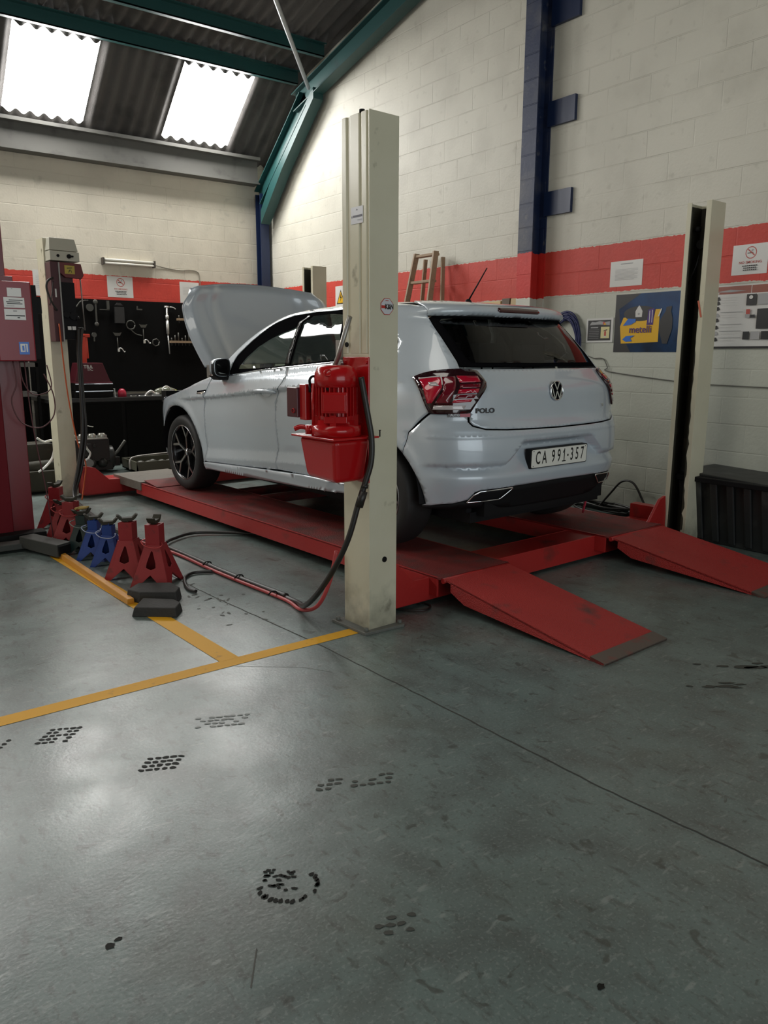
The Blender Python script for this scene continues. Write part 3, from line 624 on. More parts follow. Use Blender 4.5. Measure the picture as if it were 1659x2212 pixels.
def crz(u): # height of the shoulder crease along the side
    return CRZ(u)
CRZ = pc([(.619, .988), (1.03, .955), (1.55, .916), (1.77, .897), (2.025, .873), (2.41, .837), (2.83, .801), (2.93, .795), (3.35, .757)])
UPZ = pc([(1.0, 1.032), (1.33, 1.010), (1.68, .982), (2.01, .963), (2.41, .941), (2.7, .923), (2.926, .903)])
LOWZ = pc([(.75, .47), (1.5, .495), (1.84, .475), (2.87, .402), (3.0, .395)])
def sst(t): t = max(0., min(1., t)); return t*t*(3-2*t)
def disp(u, z, green):
    a = abs(u); d = 0.
    if .62 < a < 3.4 and z > .6:
        f = sst((a-.62)/.12)*sst((3.35-a)/.3); zc = crz(a); e = z-zc
        d += f*(.017*math.exp(-e/.055) if e > 0 else (.017-.022*sst(-e/.013) if e > -.013 else -.005*(1-sst((-e-.013)/.14))))
        if .95 < a < 3.0: d -= .0035*sst((a-.95)/.1)*sst((z-UPZ(a)+.004)/.008)
    if .80 < a < 2.95 and z < .56:
        f = sst((a-.85)/.10)*sst((2.93-a)/.05); zl = LOWZ(a); zb = zl-.078
        if z > zb: d += f*.020*max(0., 1-(z-zb)/(zl-zb)) if z < zl else 0
        else: d += f*.020*max(0., 1-(zb-z)/.09)
    # wheel arch lips
    if z < .85 and .35 < a < 4.0:
        P = S(a, z, green)
        for yc in (0., 2.55):
            r = math.hypot((P[1]-yc), (z-.315)*1.0); d += .010*math.exp(-((r-.425)/.028)**2) if r > .33 else 0
    # rear bumper ledge and number plate recess
    if a < .66 and .40 < z < .70 and not green:
        zt = .527 if a > .305 else (.645 if a < .222 else .645-(a-.222)/(.083)*.118)
        lo = .468+.004*(1-a); f = sst((.63-a)/.10)
        if lo < z < zt+.02:
            k = 1-sst((z-zt+.004)/.014)
            depth = (.055 if a < .27 else .055-(a-.27)/.035*.021 if a < .305 else .034)
            w_ = min(1., (z-lo)/max(.045, min(.10, (zt-lo))))
            d -= f*depth*k*w_
    if a < .60 and .68 < z < .705: d += .004*math.exp(-((z-.690)/.005)**2)
    return d
def Sn(u, z, green):
    e = .004; p = S(u, z, green); pu_ = S(u+e, z, green)-S(u-e, z, green); pz = S(u, min(z+e, 1.4605), green)-S(u, z-e, green)
    n = pu_.cross(pz)
    if n.length < 1e-9: return p, Vector((0, 0, 1))
    n.normalize()
    if n.x*p.x + n.y*(p.y-1.2)*.5 + n.z*(z-.6)*.3 < 0: n = -n
    return p, n
def SP(u, z, green=False, off=0.):
    p, n = Sn(u, z, green); return p+n*(off+disp(u, z, green))
def uz(y, z, green=False):
    x = halfw(y, z, green); return inv((-x, y, z), green)
def densify(poly, st):
    o = []
    for i in range(len(poly)):
        a, c_ = poly[i], poly[(i+1) % len(poly)]; n = max(1, int(math.ceil(math.hypot(a[0]-c_[0], a[1]-c_[1])/st)))
        o += [(a[0]+(c_[0]-a[0])*k/n, a[1]+(c_[1]-a[1])*k/n) for k in range(n)]
    return o
def inside(p, poly):
    c_ = False; j = len(poly)-1
    for i in range(len(poly)):
        a, d = poly[i], poly[j]
        if (a[1] > p[1]) != (d[1] > p[1]) and p[0] < (d[0]-a[0])*(p[1]-a[1])/(d[1]-a[1])+a[0]: c_ = not c_
        j = i
    return c_
def shrink(poly, g):
    A = sum(poly[i][0]*poly[(i+1) % len(poly)][1]-poly[(i+1) % len(poly)][0]*poly[i][1] for i in range(len(poly)))
    s = 1 if A > 0 else -1; o = []
    for i in range(len(poly)):
        p0, p1, p2 = poly[i-1], poly[i], poly[(i+1) % len(poly)]
        d1 = Vector((p1[0]-p0[0], p1[1]-p0[1])); d2 = Vector((p2[0]-p1[0], p2[1]-p1[1]))
        if d1.length < 1e-9 or d2.length < 1e-9: o.append(p1); continue
        d1.normalize(); d2.normalize(); n1 = Vector((-d1.y, d1.x))*s; n2 = Vector((-d2.y, d2.x))*s; n = (n1+n2)
        if n.length < 1e-6: o.append(p1); continue
        n.normalize(); k = g/max(.5, n.dot(n1)); o.append((p1[0]+n.x*k, p1[1]+n.y*k))
    return o
def fl(f, u0, u1, st=.02):
    n = int((u1-u0)/st); return [(u0+(u1-u0)*i/n, f(u0+(u1-u0)*i/n)) for i in range(n+1)]
FEATS = [fl(CRZ, .64, 3.4), fl(lambda u: CRZ(u)-.013, .64, 3.4), fl(lambda u: UPZ(u)+.004, 1.0, 2.92), fl(lambda u: UPZ(u)-.004, 1.0, 2.92), fl(LOWZ, .86, 2.95), fl(lambda u: LOWZ(u)-.078, .86, 2.95)]
def ztop(u):
    a = abs(u); return .527 if a > .305 else (.645 if a < .222 else .645-(a-.222)/.083*.118)
for o_ in (.006, -.010): FEATS.append([(u, ztop(u)+o_*(1 if not .222 < abs(u) < .305 else 1.6)) for u in [-.64+.0128*i for i in range(101)]])
FEATS.append([(u, .466) for u in [-.62+.02*i for i in range(63)]]); FEATS.append([(u, .690) for u in [-.6+.02*i for i in range(61)]])
def panel(name, poly, m, parent, holes=(), green=False, off=0., st=.03, gap=.0024, solid=.005, mirror=False, fine=None, fn=None, feats=False):
    poly = densify(shrink(poly, gap) if gap else poly, st); hs = [densify(shrink(hh, -gap) if gap else hh, st) for hh in holes]
    loops = [poly]+hs; vs_ = []; ed = []; fpts = []
    for l in loops:
        o = len(vs_); n = len(l); vs_ += [Vector(p) for p in l]; ed += [(o+i, o+(i+1) % n) for i in range(n)]
    if feats:
        for ln in FEATS:
            prev = None
            for (u_, z_) in (ln if min(p[0] for p in poly) >= 0 or ln[0][0] < .0 else ln):
                q_ = (u_, z_)
                ok = inside(q_, poly) and not any(inside(q_, hh) for hh in hs)
                if ok:
                    for l in loops:
                        for c_ in l:
                            if (c_[0]-u_)**2+(c_[1]-z_)**2 < (.007)**2: ok = False; break
                        if not ok: break
                if ok:
                    vs_.append(Vector(q_)); fpts.append(Vector(q_))
                    if prev is not None: ed.append((prev, len(vs_)-1))
                    prev = len(vs_)-1
                else: prev = None
    us = [p[0] for p in poly]; zs = [p[1] for p in poly]; bp = set()
    u = min(us)+st*.5; row = 0
    allp = [Vector(p) for l in loops for p in l]+fpts
    zst = fine or st
    z = min(zs)+zst*.5
    # bucket boundary points to keep interior points off the boundary
    cell = {}
    for p in allp: cell.setdefault((int(p.x/st), int(p.y/st)), []).append(p)
    def near(x, y):
        cx, cy = int(x/st), int(y/st); lim = (min(zst, st)*.42)**2
        for i in (-1, 0, 1):
            for j in (-1, 0, 1):
                for p in cell.get((cx+i, cy+j), ()):
                    if (p.x-x)**2+(p.y-y)**2 < lim: return True
        return False
    while z < max(zs):
        u = min(us)+(st*.5 if row % 2 else 0)
        while u < max(us):
            if inside((u, z), poly) and not any(inside((u, z), q) for q in hs) and not near(u, z): vs_.append(Vector((u, z)))
            u += st
        z += zst; row += 1
    V, E_, F_, *_ = delaunay_2d_cdt(vs_, ed, [], 0, 1e-6)
    fs = []
    for f in F_:
        cx = sum(V[i].x for i in f)/len(f); cy = sum(V[i].y for i in f)/len(f)
        if inside((cx, cy), poly) and not any(inside((cx, cy), q) for q in hs): fs.append(tuple(f))
    fn = fn or (lambda u_, z_: SP(u_, z_, green, off))
    s = -1 if mirror else 1
    P = [fn(v.x*1, v.y) for v in V]; P = [(p[0]*s, p[1], p[2]) for p in P]
    # orient outwards
    acc = 0
    for f in fs[:400]:
        a, b_, c_ = (Vector(P[i]) for i in f[:3]); n = (b_-a).cross(c_-a); ce = (a+b_+c_)/3; acc += n.dot(Vector((ce.x, (ce.y-1.2)*.5, (ce.z-.6)*.3)))
    if acc < 0: fs = [tuple(reversed(f)) for f in fs]
    b = MB(); b.v = P; b.f = fs; b.mi = [0]*len(fs); b.sm = [True]*len(fs)
    return b.build(name, m, parent, recalc=False, solid=solid)
ZR = .17
car = thing('hatchback_car', 'silver white five door hatchback with its bonnet raised, standing on the red lift', 'car', (CX, CY, ZR), YAW)
def sym(half): return half+[(-u, z) for u, z in reversed(half)]
mid = [(1.628, 1.046), (1.675, .975), (1.761, .894), (1.806, .803), (1.850, .69), (1.852, .60), (1.840, .499), (1.86, .405), (1.83, .348)]
dfront = [(2.707, .958), (2.770, .88), (2.835, .797), (2.885, .72), (2.905, .651), (2.905, .52), (2.89, .36), (2.905, .292)]
arc_r = [uz(.0+.408*math.cos(t)*(-1), .315+.385*math.sin(t)) for t in [math.pi*k/20 for k in range(0, 21)]]   # from rear (y-) over the top to front (y+)
arc_f = [uz(2.55+.412*math.cos(math.pi-t), .315+.392*math.sin(t)) for t in [math.pi*k/20 for k in range(0, 21)]]
arc_r = [(u_, z_) for u_, z_ in arc_r]
wz_bot = [uz(y, z, True) for y, z in ((1.69, .974), (1.27, 1.017), (.90, 1.046), (.30, 1.088))]
belt_l = [(2.455, .974), (2.02, 1.018), (1.628, 1.047), (.995, 1.090)]
# doors (lower bodies), both sides
for mir in (False, True):
    sd_ = 'near' if not mir else 'far'
    dpoly = [(2.51, .966), (2.02, 1.014), (1.633, 1.042)]+mid[1:]+[(2.20, .325)]+list(reversed(dfront))
    fd = panel('front_door', dpoly, BODY, car, feats=True, st=.028, fine=.014, mirror=mir)
    rr = uz(.36, .36)[0]
    rdoor = [mid[0]]+[(.995, 1.086), uz(.02, 1.10, True), uz(.0, .95), uz(.10, .80), uz(.28, .70), uz(.40, .58), uz(.45, .46), (uz(.455, .355)[0], .355), (1.52, .352)]+list(reversed(mid[1:]))
    rd = panel('rear_door', rdoor, BODY, car, feats=True, st=.028, fine=.014, mirror=mir)
    # fender, its front edge running on into the bumper
    fe = [(2.71, .966)]+dfront[1:]+[(2.93, .245)]+list(reversed(arc_f[:0]))+[q for q in arc_f]+[(uz(2.98, .235)[0], .235), (3.80, .24), (3.88, .45), (3.86, .62), (3.70, .70), (3.60, .735), (3.448, .77), (3.287, .812), (3.12, .862), (3.021, .892), (2.90, .925)]
    fen = panel('front_wing', fe, BODY, car, feats=True, st=.028, fine=.018, mirror=mir)
    vb = panel('side_badge', [(2.945, .843), (2.80, .858), (2.790, .850), (2.84, .833), (2.93, .830)], TRIM, fen, off=.004, st=.02, gap=0, solid=.003, mirror=mir)
    panel('badge_line', [(2.945, .830), (2.80, .846), (2.795, .842), (2.84, .824), (2.94, .822)], CHROME, vb, off=.0045, st=.02, gap=0, solid=.002, mirror=mir)
    # sill
    panel('sill', [(2.905, .287), (2.20, .321), (1.52, .349), (1.00, .352), (.98, .29), (1.52, .262), (2.2, .245), (2.88, .228)], BODY, car, off=.012, st=.03, mirror=mir, solid=.02)
    # body side: quarter panel, pillars and roof rail in one piece
    wx_out = [(2.437, 1.000), (2.380, 1.055), (2.293, 1.115), (2.10, 1.21), (1.869, 1.305), (1.704, 1.362), (1.55, 1.389), (1.281, 1.404), (.971, 1.406), (.80, 1.385), (.70, 1.335), (.655, 1.28), (.642, 1.235), (.640, 1.200), (.660, 1.150), (.73, 1.113), (.80, 1.100)]
    quarter = [arc_r[k] for k in range(5, 19)]+[uz(.43, .49), uz(.39, .575), uz(.27, .695), uz(.09, .795), uz(-.01, .94), uz(.01, 1.096, True)]
    top = [(.534, 1.400), (.60, 1.428), (.80, 1.436), (1.1, 1.436), (1.45, 1.428)]
    apil_out = [(1.62, 1.418), (1.80, 1.388), (2.02, 1.335), (2.26, 1.235), (2.46, 1.115), (2.58, 1.03), (2.66, .985), (2.71, .963), (2.50, .968)]
    body = quarter+list(reversed(wx_out[:]))+list(reversed(apil_out))+list(reversed(top))+[(.497, 1.347), (.467, 1.224), (.440, 1.091), (.437, 1.00), (.434, .83), (.566, .818), (.606, .768), (.66, .71)]
    # wx_out runs front to rear along the window surround; close the ring through the A pillar foot
    bs = panel('body_side', body, BODY, car, feats=True, green=True, st=.022, fine=.014, mirror=mir, solid=.002, gap=.0018)
    # black window surround, panes
    fgl = [(2.31, 1.020), (2.00, 1.028), (1.670, 1.052), (1.615, 1.13), (1.535, 1.22), (1.445, 1.31), (1.44, 1.322), (1.512, 1.303), (1.654, 1.276), (1.813, 1.238), (1.983, 1.187), (2.165, 1.112), (2.28, 1.050)]
    rgl = [(1.600, 1.058), (1.545, 1.13), (1.46, 1.24), (1.37, 1.345), (1.335, 1.385), (1.15, 1.392), (.975, 1.392), (.93, 1.375), (.985, 1.25), (1.02, 1.098), (1.3, 1.078)]
    qgl = [(.885, 1.372), (.80, 1.355), (.725, 1.305), (.675, 1.235), (.675, 1.19), (.73, 1.14), (.80, 1.118), (.965, 1.103), (.94, 1.23)]
    ring = [(2.50, .968), (2.02, 1.016), (1.628, 1.045), (.995, 1.088), (.80, 1.098)]+list(reversed(wx_out[:-1]))
    ws = panel('window_surround', ring, TRIM, car, holes=[fgl, rgl, qgl], green=True, off=-.005, st=.016, gap=-.005, mirror=mir, solid=0)
    lab(panel('side_window', fgl, GL_F, fd, green=True, off=-.010, st=.05, gap=-.004, mirror=mir, solid=0), 'clear front side window')
    lab(panel('side_window', rgl, GL_R, rd, green=True, off=-.010, st=.05, gap=-.004, mirror=mir, solid=0), 'tinted rear side window')
    panel('pillar_trim', [(1.662, 1.056), (1.612, 1.056), (1.557, 1.13), (1.472, 1.24), (1.382, 1.345), (1.350, 1.382), (1.392, 1.378), (1.437, 1.325), (1.528, 1.22), (1.607, 1.13)], mat('piano black', (.006, .006, .007, 1), .22, spec=.25), ws, green=True, off=.001, st=.03, gap=0, mirror=mir, solid=.003)
    panel('quarter_window', qgl, GL_R, bs, green=True, off=-.010, st=.05, gap=-.004, mirror=mir, solid=0)
    panel('belt_trim', [(2.44, .978), (2.02, 1.020), (1.628, 1.049), (.995, 1.091), (.995, 1.085), (1.628, 1.043), (2.02, 1.014), (2.44, .972)], CHROME, ws, green=True, off=.001, st=.04, gap=0, mirror=mir, solid=.003)
    # handles
    for (uc, par) in ((1.925, fd), (1.075, rd)):
        sg = -1 if not mir else 1
        def H(u_, z_, o_, g_=False):
            p_ = SP(u_, z_, g_, o_); return (p_.x*(1 if not mir else -1), p_.y, p_.z)
        b = MB(); zc = .872 if uc > 1.5 else .892
        b.tube([H(uc+.11, zc-.004, -.002), H(uc+.095, zc, .022), H(uc, zc+.006, .030), H(uc-.095, zc+.004, .024), H(uc-.115, zc+.004, -.002)], .0115, n=10)
        hd = b.build('door_handle', BODY, par)
        cupn = 18; b = MB(); v = [H(uc+.005+.075*math.cos(2*math.pi*k/cupn), zc-.004+.030*math.sin(2*math.pi*k/cupn), .0015) for k in range(cupn)]
        b.v = v+[H(uc, zc-.006, -.020)]; b.f = [(k, (k+1) % cupn, cupn) for k in range(cupn)]; b.mi = [0]*cupn; b.sm = [True]*cupn; b.build('handle_cup', mat('shaded handle cup', (.36, .40, .44, 1), .4), hd, recalc=False)  # body paint darkened so the recess shade sits in the cup's colour
    # side mirror
    sx = -1 if not mir else 1
    b = MB(); cx_, cy_, cz_ = sx*.920, 1.72, 1.030
    n_ = 24; rings = []
    for (yy, k) in ((-.055, .93), (-.05, 1.0), (-.01, 1.0), (.04, .86), (.075, .55), (.085, .1)):
        rr_ = []
        for i_ in range(n_):
            t = 2*math.pi*i_/n_; c_, s_ = math.cos(t), math.sin(t); e_ = .55
            rr_.append((cx_+sx*.072*k*math.copysign(abs(c_)**e_, c_)-sx*.0*yy, cy_+yy+sx*c_*.012, cz_+.066*k*math.copysign(abs(s_)**e_, s_)*(1-.12*c_)))
        rings.append(rr_)
    b.add([q for r_ in rings for q in r_], [(i*n_+j, i*n_+(j+1) % n_, (i+1)*n_+(j+1) % n_, (i+1)*n_+j) for i in range(len(rings)-1) for j in range(n_)]+[tuple(range((len(rings)-1)*n_, len(rings)*n_)), tuple(range(n_-1, -1, -1))], True)
    mb_ = b.build('wing_mirror', BODY, fd)
    b = MB(); b.add([(x_*1., y_-.002, z_) for x_, y_, z_ in [((p[0]-cx_)*.99+cx_, p[1], (p[2]-cz_)*.99+cz_) for p in rings[0]]], [tuple(range(n_))]); b.add([(cx_+(p[0]-cx_)*1.08, p[1]-.001, cz_+(p[2]-cz_)*1.07) for p in rings[0]]+[(cx_+(p[0]-cx_)*1.09, p[1]+.045, cz_+(p[2]-cz_)*1.08-.004) for p in rings[0]], [(i, (i+1) % n_, n_+(i+1) % n_, n_+i) for i in range(n_)], True)
    b.prism([(cx_+sx*.06, cz_-.058), (cx_-sx*.08, cz_-.058), (cx_-sx*.09, cz_-.088), (cx_+sx*.02, cz_-.090)], cy_-.05, cy_+.05, 'y'); b.hexa([(cx_-sx*.08, cy_-.03, cz_-.075), (sx*.83, cy_-.02, cz_-.065), (sx*.83, cy_+.08, cz_-.065), (cx_-sx*.08, cy_+.05, cz_-.075), (cx_-sx*.08, cy_-.03, cz_-.03), (sx*.83, cy_-.02, cz_-.03), (sx*.83, cy_+.08, cz_-.03), (cx_-sx*.08, cy_+.05, cz_-.03)])
    b.build('mirror_frame', PLAST, mb_)
    b = MB(); b.add([(cx_+(p[0]-cx_)*.78-sx*.004, p[1]-.004, cz_+(p[2]-cz_)*.80+.004) for p in rings[0]], [tuple(range(n_))]); b.build('mirror_glass', mat('mirror glass', (.75, .80, .80, 1), .03, metal=1.), mb_)
# roof skin, windscreen
rows = [1.427, 1.434, 1.440, 1.446, 1.451, 1.455, 1.458, 1.460, 1.461]
b = MB(); us_ = [k*.06 for k in range(0, 1)]
def uend(z): 
    yr, w, yf, L_, lf, nf = params(z, True); return 1+max(0, yf-lf-yr-L_)+1
N_ = 44; vs_ = []
for z in rows:
    ue = uend(z)
    vs_ += [tuple(SP(ue*k/N_, z, True)) for k in range(N_+1)]+[tuple(Vector((-1, 1, 1))*SP(ue*k/N_, z, True)) for k in range(N_-1, 0, -1)]
K_ = 2*N_; b.add(vs_, [(i*K_+j, i*K_+(j+1) % K_, (i+1)*K_+(j+1) % K_, (i+1)*K_+j) for i in range(len(rows)-1) for j in range(K_)]+[tuple(range((len(rows)-1)*K_, len(rows)*K_))], True)
rf = b.build('roof', BODY, car, recalc=True)
vs_ = []; Zw = [.97+(1.425-.97)*k/14 for k in range(15)]; M_ = 20
WOUT = pc([(.97, 2.70), (.985, 2.66), (1.03, 2.58), (1.115, 2.46), (1.235, 2.26), (1.335, 2.02), (1.388, 1.80), (1.425, 1.60)])
b = MB()
for z in Zw:
    ue = uend(z); u0 = min(WOUT(z), ue-.05)
    vs_ += [tuple(SP(u0+(ue-u0)*k/M_, z, True, -.004)) for k in range(M_+1)]+[tuple(Vector((-1, 1, 1))*SP(u0+(ue-u0)*k/M_, z, True, -.004)) for k in range(M_-1, -1, -1)]
K_ = 2*M_+1; b.add(vs_, [(i*K_+j, i*K_+j+1, (i+1)*K_+j+1, (i+1)*K_+j) for i in range(len(Zw)-1) for j in range(K_-1)], True)
b.build('windscreen', GL_F, car, recalc=False)
# tailgate
tg_half = [(0, 1.052), (.437, 1.052), (.434, .96), (.432, .811), (.434, .771), (.425, .752), (.385, .733), (.30, .726), (.173, .722), (0, .719)]
tailgate = panel('tailgate', [(-u, z) for u, z in reversed(tg_half[1:-1])]+[tg_half[0]]+tg_half[1:-1]+[tg_half[-1]], BODY, car, st=.026, fine=.012)
gl_half = [(0, 1.062), (.436, 1.062), (.440, 1.091), (.467, 1.224), (.493, 1.335), (.47, 1.352), (.40, 1.356), (0, 1.358)]
pan = [(-u, z) for u, z in reversed(gl_half[1:-1])]+[gl_half[0]]+gl_half[1:-1]+[gl_half[-1]]
inn = [(0, 1.085), (.385, 1.088), (.398, 1.11), (.425, 1.225), (.452, 1.315), (.44, 1.328), (0, 1.332)]
ipn = [(-u, z) for u, z in reversed(inn[1:-1])]+[inn[0]]+inn[1:-1]+[inn[-1]]
panel('glass_border', pan, TRIM, tailgate, holes=[ipn], green=True, st=.03, off=-.002, gap=.002)
panel('rear_window', ipn, GL_B, tailgate, green=True, st=.04, off=-.004, gap=-.004, solid=0)
SPO = [(.500, 1.345), (.47, 1.354), (.40, 1.358), (0, 1.360)]
sp_half = [(0, 1.352), (.40, 1.350), (.47, 1.346), (.500, 1.338), (.536, 1.395), (.54, 1.415), (.52, 1.432), (.35, 1.438), (0, 1.440)]
spoiler = panel('roof_spoiler', [(-u, z) for u, z in reversed(sp_half[1:-1])]+[sp_half[0]]+sp_half[1:-1]+[sp_half[-1]], BODY, tailgate, green=True, st=.03, fine=.009, off=.010, solid=.012)
bl = [(0, 1.370), (.155, 1.370), (.172, 1.376), (.165, 1.388), (0, 1.391)]
panel('brake_light', [(-u, z) for u, z in reversed(bl[1:-1])]+[bl[0]]+bl[1:-1]+[bl[-1]], mat('dark red lens', (.045, .004, .006, 1), .12, coat=.5), spoiler, green=True, st=.02, off=.014, gap=0, solid=.008)
# rear bumper and lower valance
arR = [q for q in arc_r[:6]]
bp_half = [(0, .714), (.173, .717), (.30, .721), (.385, .728), (.428, .747), (.438, .771), (.437, .812), (.562, .813), (.602, .764), (.66, .706)]+list(reversed(arR))+[(.60, .303), (.55, .312), (.492, .322), (.443, .343), (.424, .388), (.40, .398), (.264, .405), (0, .410)]
bumper = panel('rear_bumper', [(-u, z) for u, z in reversed(bp_half[1:-1])]+[bp_half[0]]+bp_half[1:-1]+[bp_half[-1]], BODY, car, st=.020, fine=.012, feats=True, gap=.0010)
df_half = [(0, .405), (.264, .400), (.40, .393), (.420, .383), (.440, .338), (.49, .318), (.60, .298), (.60, .288), (.49, .285), (.40, .290), (.25, .27), (0, .265)]
dif = panel('diffuser', [(-u, z) for u, z in reversed(df_half[1:-1])]+[df_half[0]]+df_half[1:-1]+[df_half[-1]], PLAST, bumper, st=.03, off=-.006, gap=0)
for s_ in (1, -1):
    q = [(.445, .330), (.428, .372), (.405, .392), (.275, .400), (.272, .396), (.315, .345), (.325, .338)]
    loop = []
    for i in range(len(q)):
        a_, c_ = q[i], q[(i+1) % len(q)]
        for k in range(5): t = k/5; p_ = SP(a_[0]+(c_[0]-a_[0])*t, a_[1]+(c_[1]-a_[1])*t, False, .006); loop.append((p_.x*s_, p_.y, p_.z))
    b = MB(); b.tube(loop+[loop[0]], .0042, n=8, sub=1, caps=False); b.build('exhaust_trim', CHROME, dif)
# lamps
LD = mat('tail lamp housing', (.022, .003, .006, 1), .08, coat=1.); LR_ = mat('bright red lens', (.50, .006, .030, 1), .10, coat=1., emit=(.5, .0, .03, 1), estr=0.); LM = mat('mid red lens', (.16, .004, .014, 1), .12, coat=1.); LW = mat('clear lens', (.55, .50, .50, 1), .15, coat=1.)
lamp = [(.618, .998), (.600, 1.010), (.573, 1.023), (.54, 1.034), (.50, 1.042), (.455, 1.046), (.41, 1.043), (.383, 1.034), (.375, 1.010), (.368, .975), (.372, .951), (.39, .915), (.429, .822), (.44, .816), (.555, .814), (.566, .820), (.59, .90)]
def bil(a, d, s_, t): return (a[0]+(d[0]-a[0])*s_, a[1]+(d[1]-a[1])*t)
for mir in (False, True):
    tl = panel('tail_lamp', lamp, LD, car, off=.013, st=.018, gap=0, solid=.010, mirror=mir, fn=lambda u_, z_: SP(u_, z_, False, .0)+Sn(u_, z_, False)[1]*.013)
    f_ = lambda o: (lambda u_, z_: S(u_, z_, False)+Sn(u_, z_, False)[1]*(.013+o+disp(u_, z_, False)))
    for nm, q, m_, o_ in (('lens', [(.596, .993), (.52, 1.002), (.522, .95), (.555, .870), (.570, .868)], LR_, .003),
                          ('lens', [(.596, .993), (.520, 1.005), (.52, 1.000), (.596, .988)], LW, .0045),
                          ('lens', [(.565, .972), (.538, .972), (.530, .955), (.562, .955)], LW, .0048),
                          ('lens', [(.515, 1.000), (.470, 1.003), (.478, .95), (.50, .872), (.545, .869), (.520, .93)], LM, .003),
                          ('lens', [(.465, 1.006), (.392, 1.004), (.390, .975), (.462, .972)], LR_, .003),
                          ('lens', [(.462, .964), (.392, .966), (.397, .948), (.466, .945)], LM, .003),
                          ('lens', [(.468, .940), (.400, .943), (.406, .926), (.474, .920)], LR_, .003),
                          ('lens', [(.476, .914), (.410, .918), (.420, .898), (.484, .893)], LM, .003),
                          ('lens', [(.484, .888), (.424, .892), (.430, .878), (.490, .872)], LR_, .003),
                          ('reversing_lens', [(.548, .858), (.445, .860), (.452, .836), (.552, .836)], LW, .003)):
        panel(nm, q, m_, tl, st=.012, gap=0, solid=.003, mirror=mir, fn=f_(o_))
# badge, lettering, plate
def rear_frame(u, z, off):
    p, n = Sn(u, z, False); p = p+n*(off+disp(u, z, False)); n = n.normalized(); x_ = Vector((0, 0, 1)).cross(n).normalized(); x_ = -x_ if x_.x < 0 else x_
    y_ = n.cross(x_).normalized(); y_ = -y_ if y_.z < 0 else y_
    return Matrix(((x_.x, y_.x, n.x, p.x), (x_.y, y_.y, n.y, p.y), (x_.z, y_.z, n.z, p.z), (0, 0, 0, 1)))
M = rear_frame(0, .924, .002); R = .057
b = MB(); b.T = M; b.cyl((0, 0, 0), (0, 0, .006), R*.97, n=36); em = b.build('badge', TRIM, tailgate, recalc=True)
b = MB(); b.T = M; b.lathe([(R*.88, .006), (R*.92, .0115), (R, .010), (R*1.02, .002), (R*.88, .002)], n=40, closed=True)
def stroke(p, q, w):
    d = Vector((q[0]-p[0], q[1]-p[1])).normalized(); n = Vector((-d.y, d.x))*w/2
    b.prism([(p[0]-n.x, p[1]-n.y), (q[0]-n.x, q[1]-n.y), (q[0]+n.x, q[1]+n.y), (p[0]+n.x, p[1]+n.y)], .005, .0105)
w_ = R*.135
for s_ in (1, -1):
    stroke((s_*R*.40, R*.84), (0, R*.10), w_); stroke((s_*R*.80, R*.42), (s_*R*.36, -R*.84), w_); stroke((s_*R*.36, -R*.84), (0, -R*.04), w_)
b.build('badge_emblem', CHROME, em, recalc=True)
b = MB(); b.text('POLO', rear_frame(.375, .829, .003), .036, .03, .06, 1.25); b.build('lettering', mat('dark chrome', (.10, .10, .11, 1), .2, metal=.8), tailgate)
b = MB(); b.text('TSI', rear_frame(-.325, .823, .003), .026, .02, .06, 1.1); b.build('lettering', CHROME, tailgate)
M = rear_frame(.465, .808, .003) @ Matrix.Rotation(0, 4, 'Z')
s = Sheet(.125, .022, [mat('sticker black', (.015, .015, .016, 1), .3), mat('sticker pale', (.6, .6, .62, 1), .3), mat('sticker red', (.45, .02, .06, 1), .3)], .001)
s.rect(2, .52, .08, .97, .92); s.text(1, 'AUTO', .30, .5, .018, .02, 1.0)
o = s.build('dealer_sticker', M, bumper)
M = rear_frame(0, .548, .034)
pl = Matrix.Translation((0, 0, .0)) 
b = MB(); b.T = M; b.box(-.262, .262, -.0565, .0565, -.035, .006); pf = b.build('plate_holder', PLAST, bumper, bevel=.004)
# rounded plate with black rim and characters
def rrect(w, h, r, n=5):
    o = []
    for cx_, cy_, a0 in ((w/2-r, h/2-r, 0), (-w/2+r, h/2-r, 90), (-w/2+r, -h/2+r, 180), (w/2-r, -h/2+r, 270)):
        o += [(cx_+r*math.cos(math.radians(a0+90*k/n)), cy_+r*math.sin(math.radians(a0+90*k/n))) for k in range(n+1)]
    return o
b = MB(); b.T = M; b.m = 0; b.prism(rrect(.522, .112, .012), .004, .0075); b.m = 1; b.prism(rrect(.512, .103, .010), .0075, .0085); b.m = 0
for ch, x_ in (('C', -.200), ('A', -.142), ('9', -.062), ('9', -.010), ('1', .040), ('3', .112), ('5', .162), ('7', .212)):
    b.text(ch, Matrix.Translation((x_, 0, .0088)), .104, .012, 0, .60)
b.prism([(.022, -.036), (.056, -.036), (.056, -.029), (.022, -.029)], .0085, .0089); b.prism([(.024, .018), (.030, .015), (.041, .030), (.038, .036)], .0085, .0089); b.prism([(.068, -.006), (.080, -.006), (.080, .006), (.068, .006)], .0085, .0090)
for q in ((-.24, .043), (.24, .043), (-.24, -.043)): b.cyl((q[0], q[1], .0085), (q[0], q[1], .0095), .003, n=8)
b.build('number_plate', [mat('plate black', (.008, .008, .008, 1), .4), mat('plate white', (.86, .86, .78, 1), .3)], pf, recalc=False)
# roof aerial
b = MB(); b.lathe([(0, .0), (.030, .0), (.024, .012), (.012, .028), (.0, .030)], (0, .08, 1.447), n=16); b.cyl((0, .08, 1.465), (.0, -.075, 1.655), .0055, .0035, n=8); b.build('aerial', PLAST, rf)
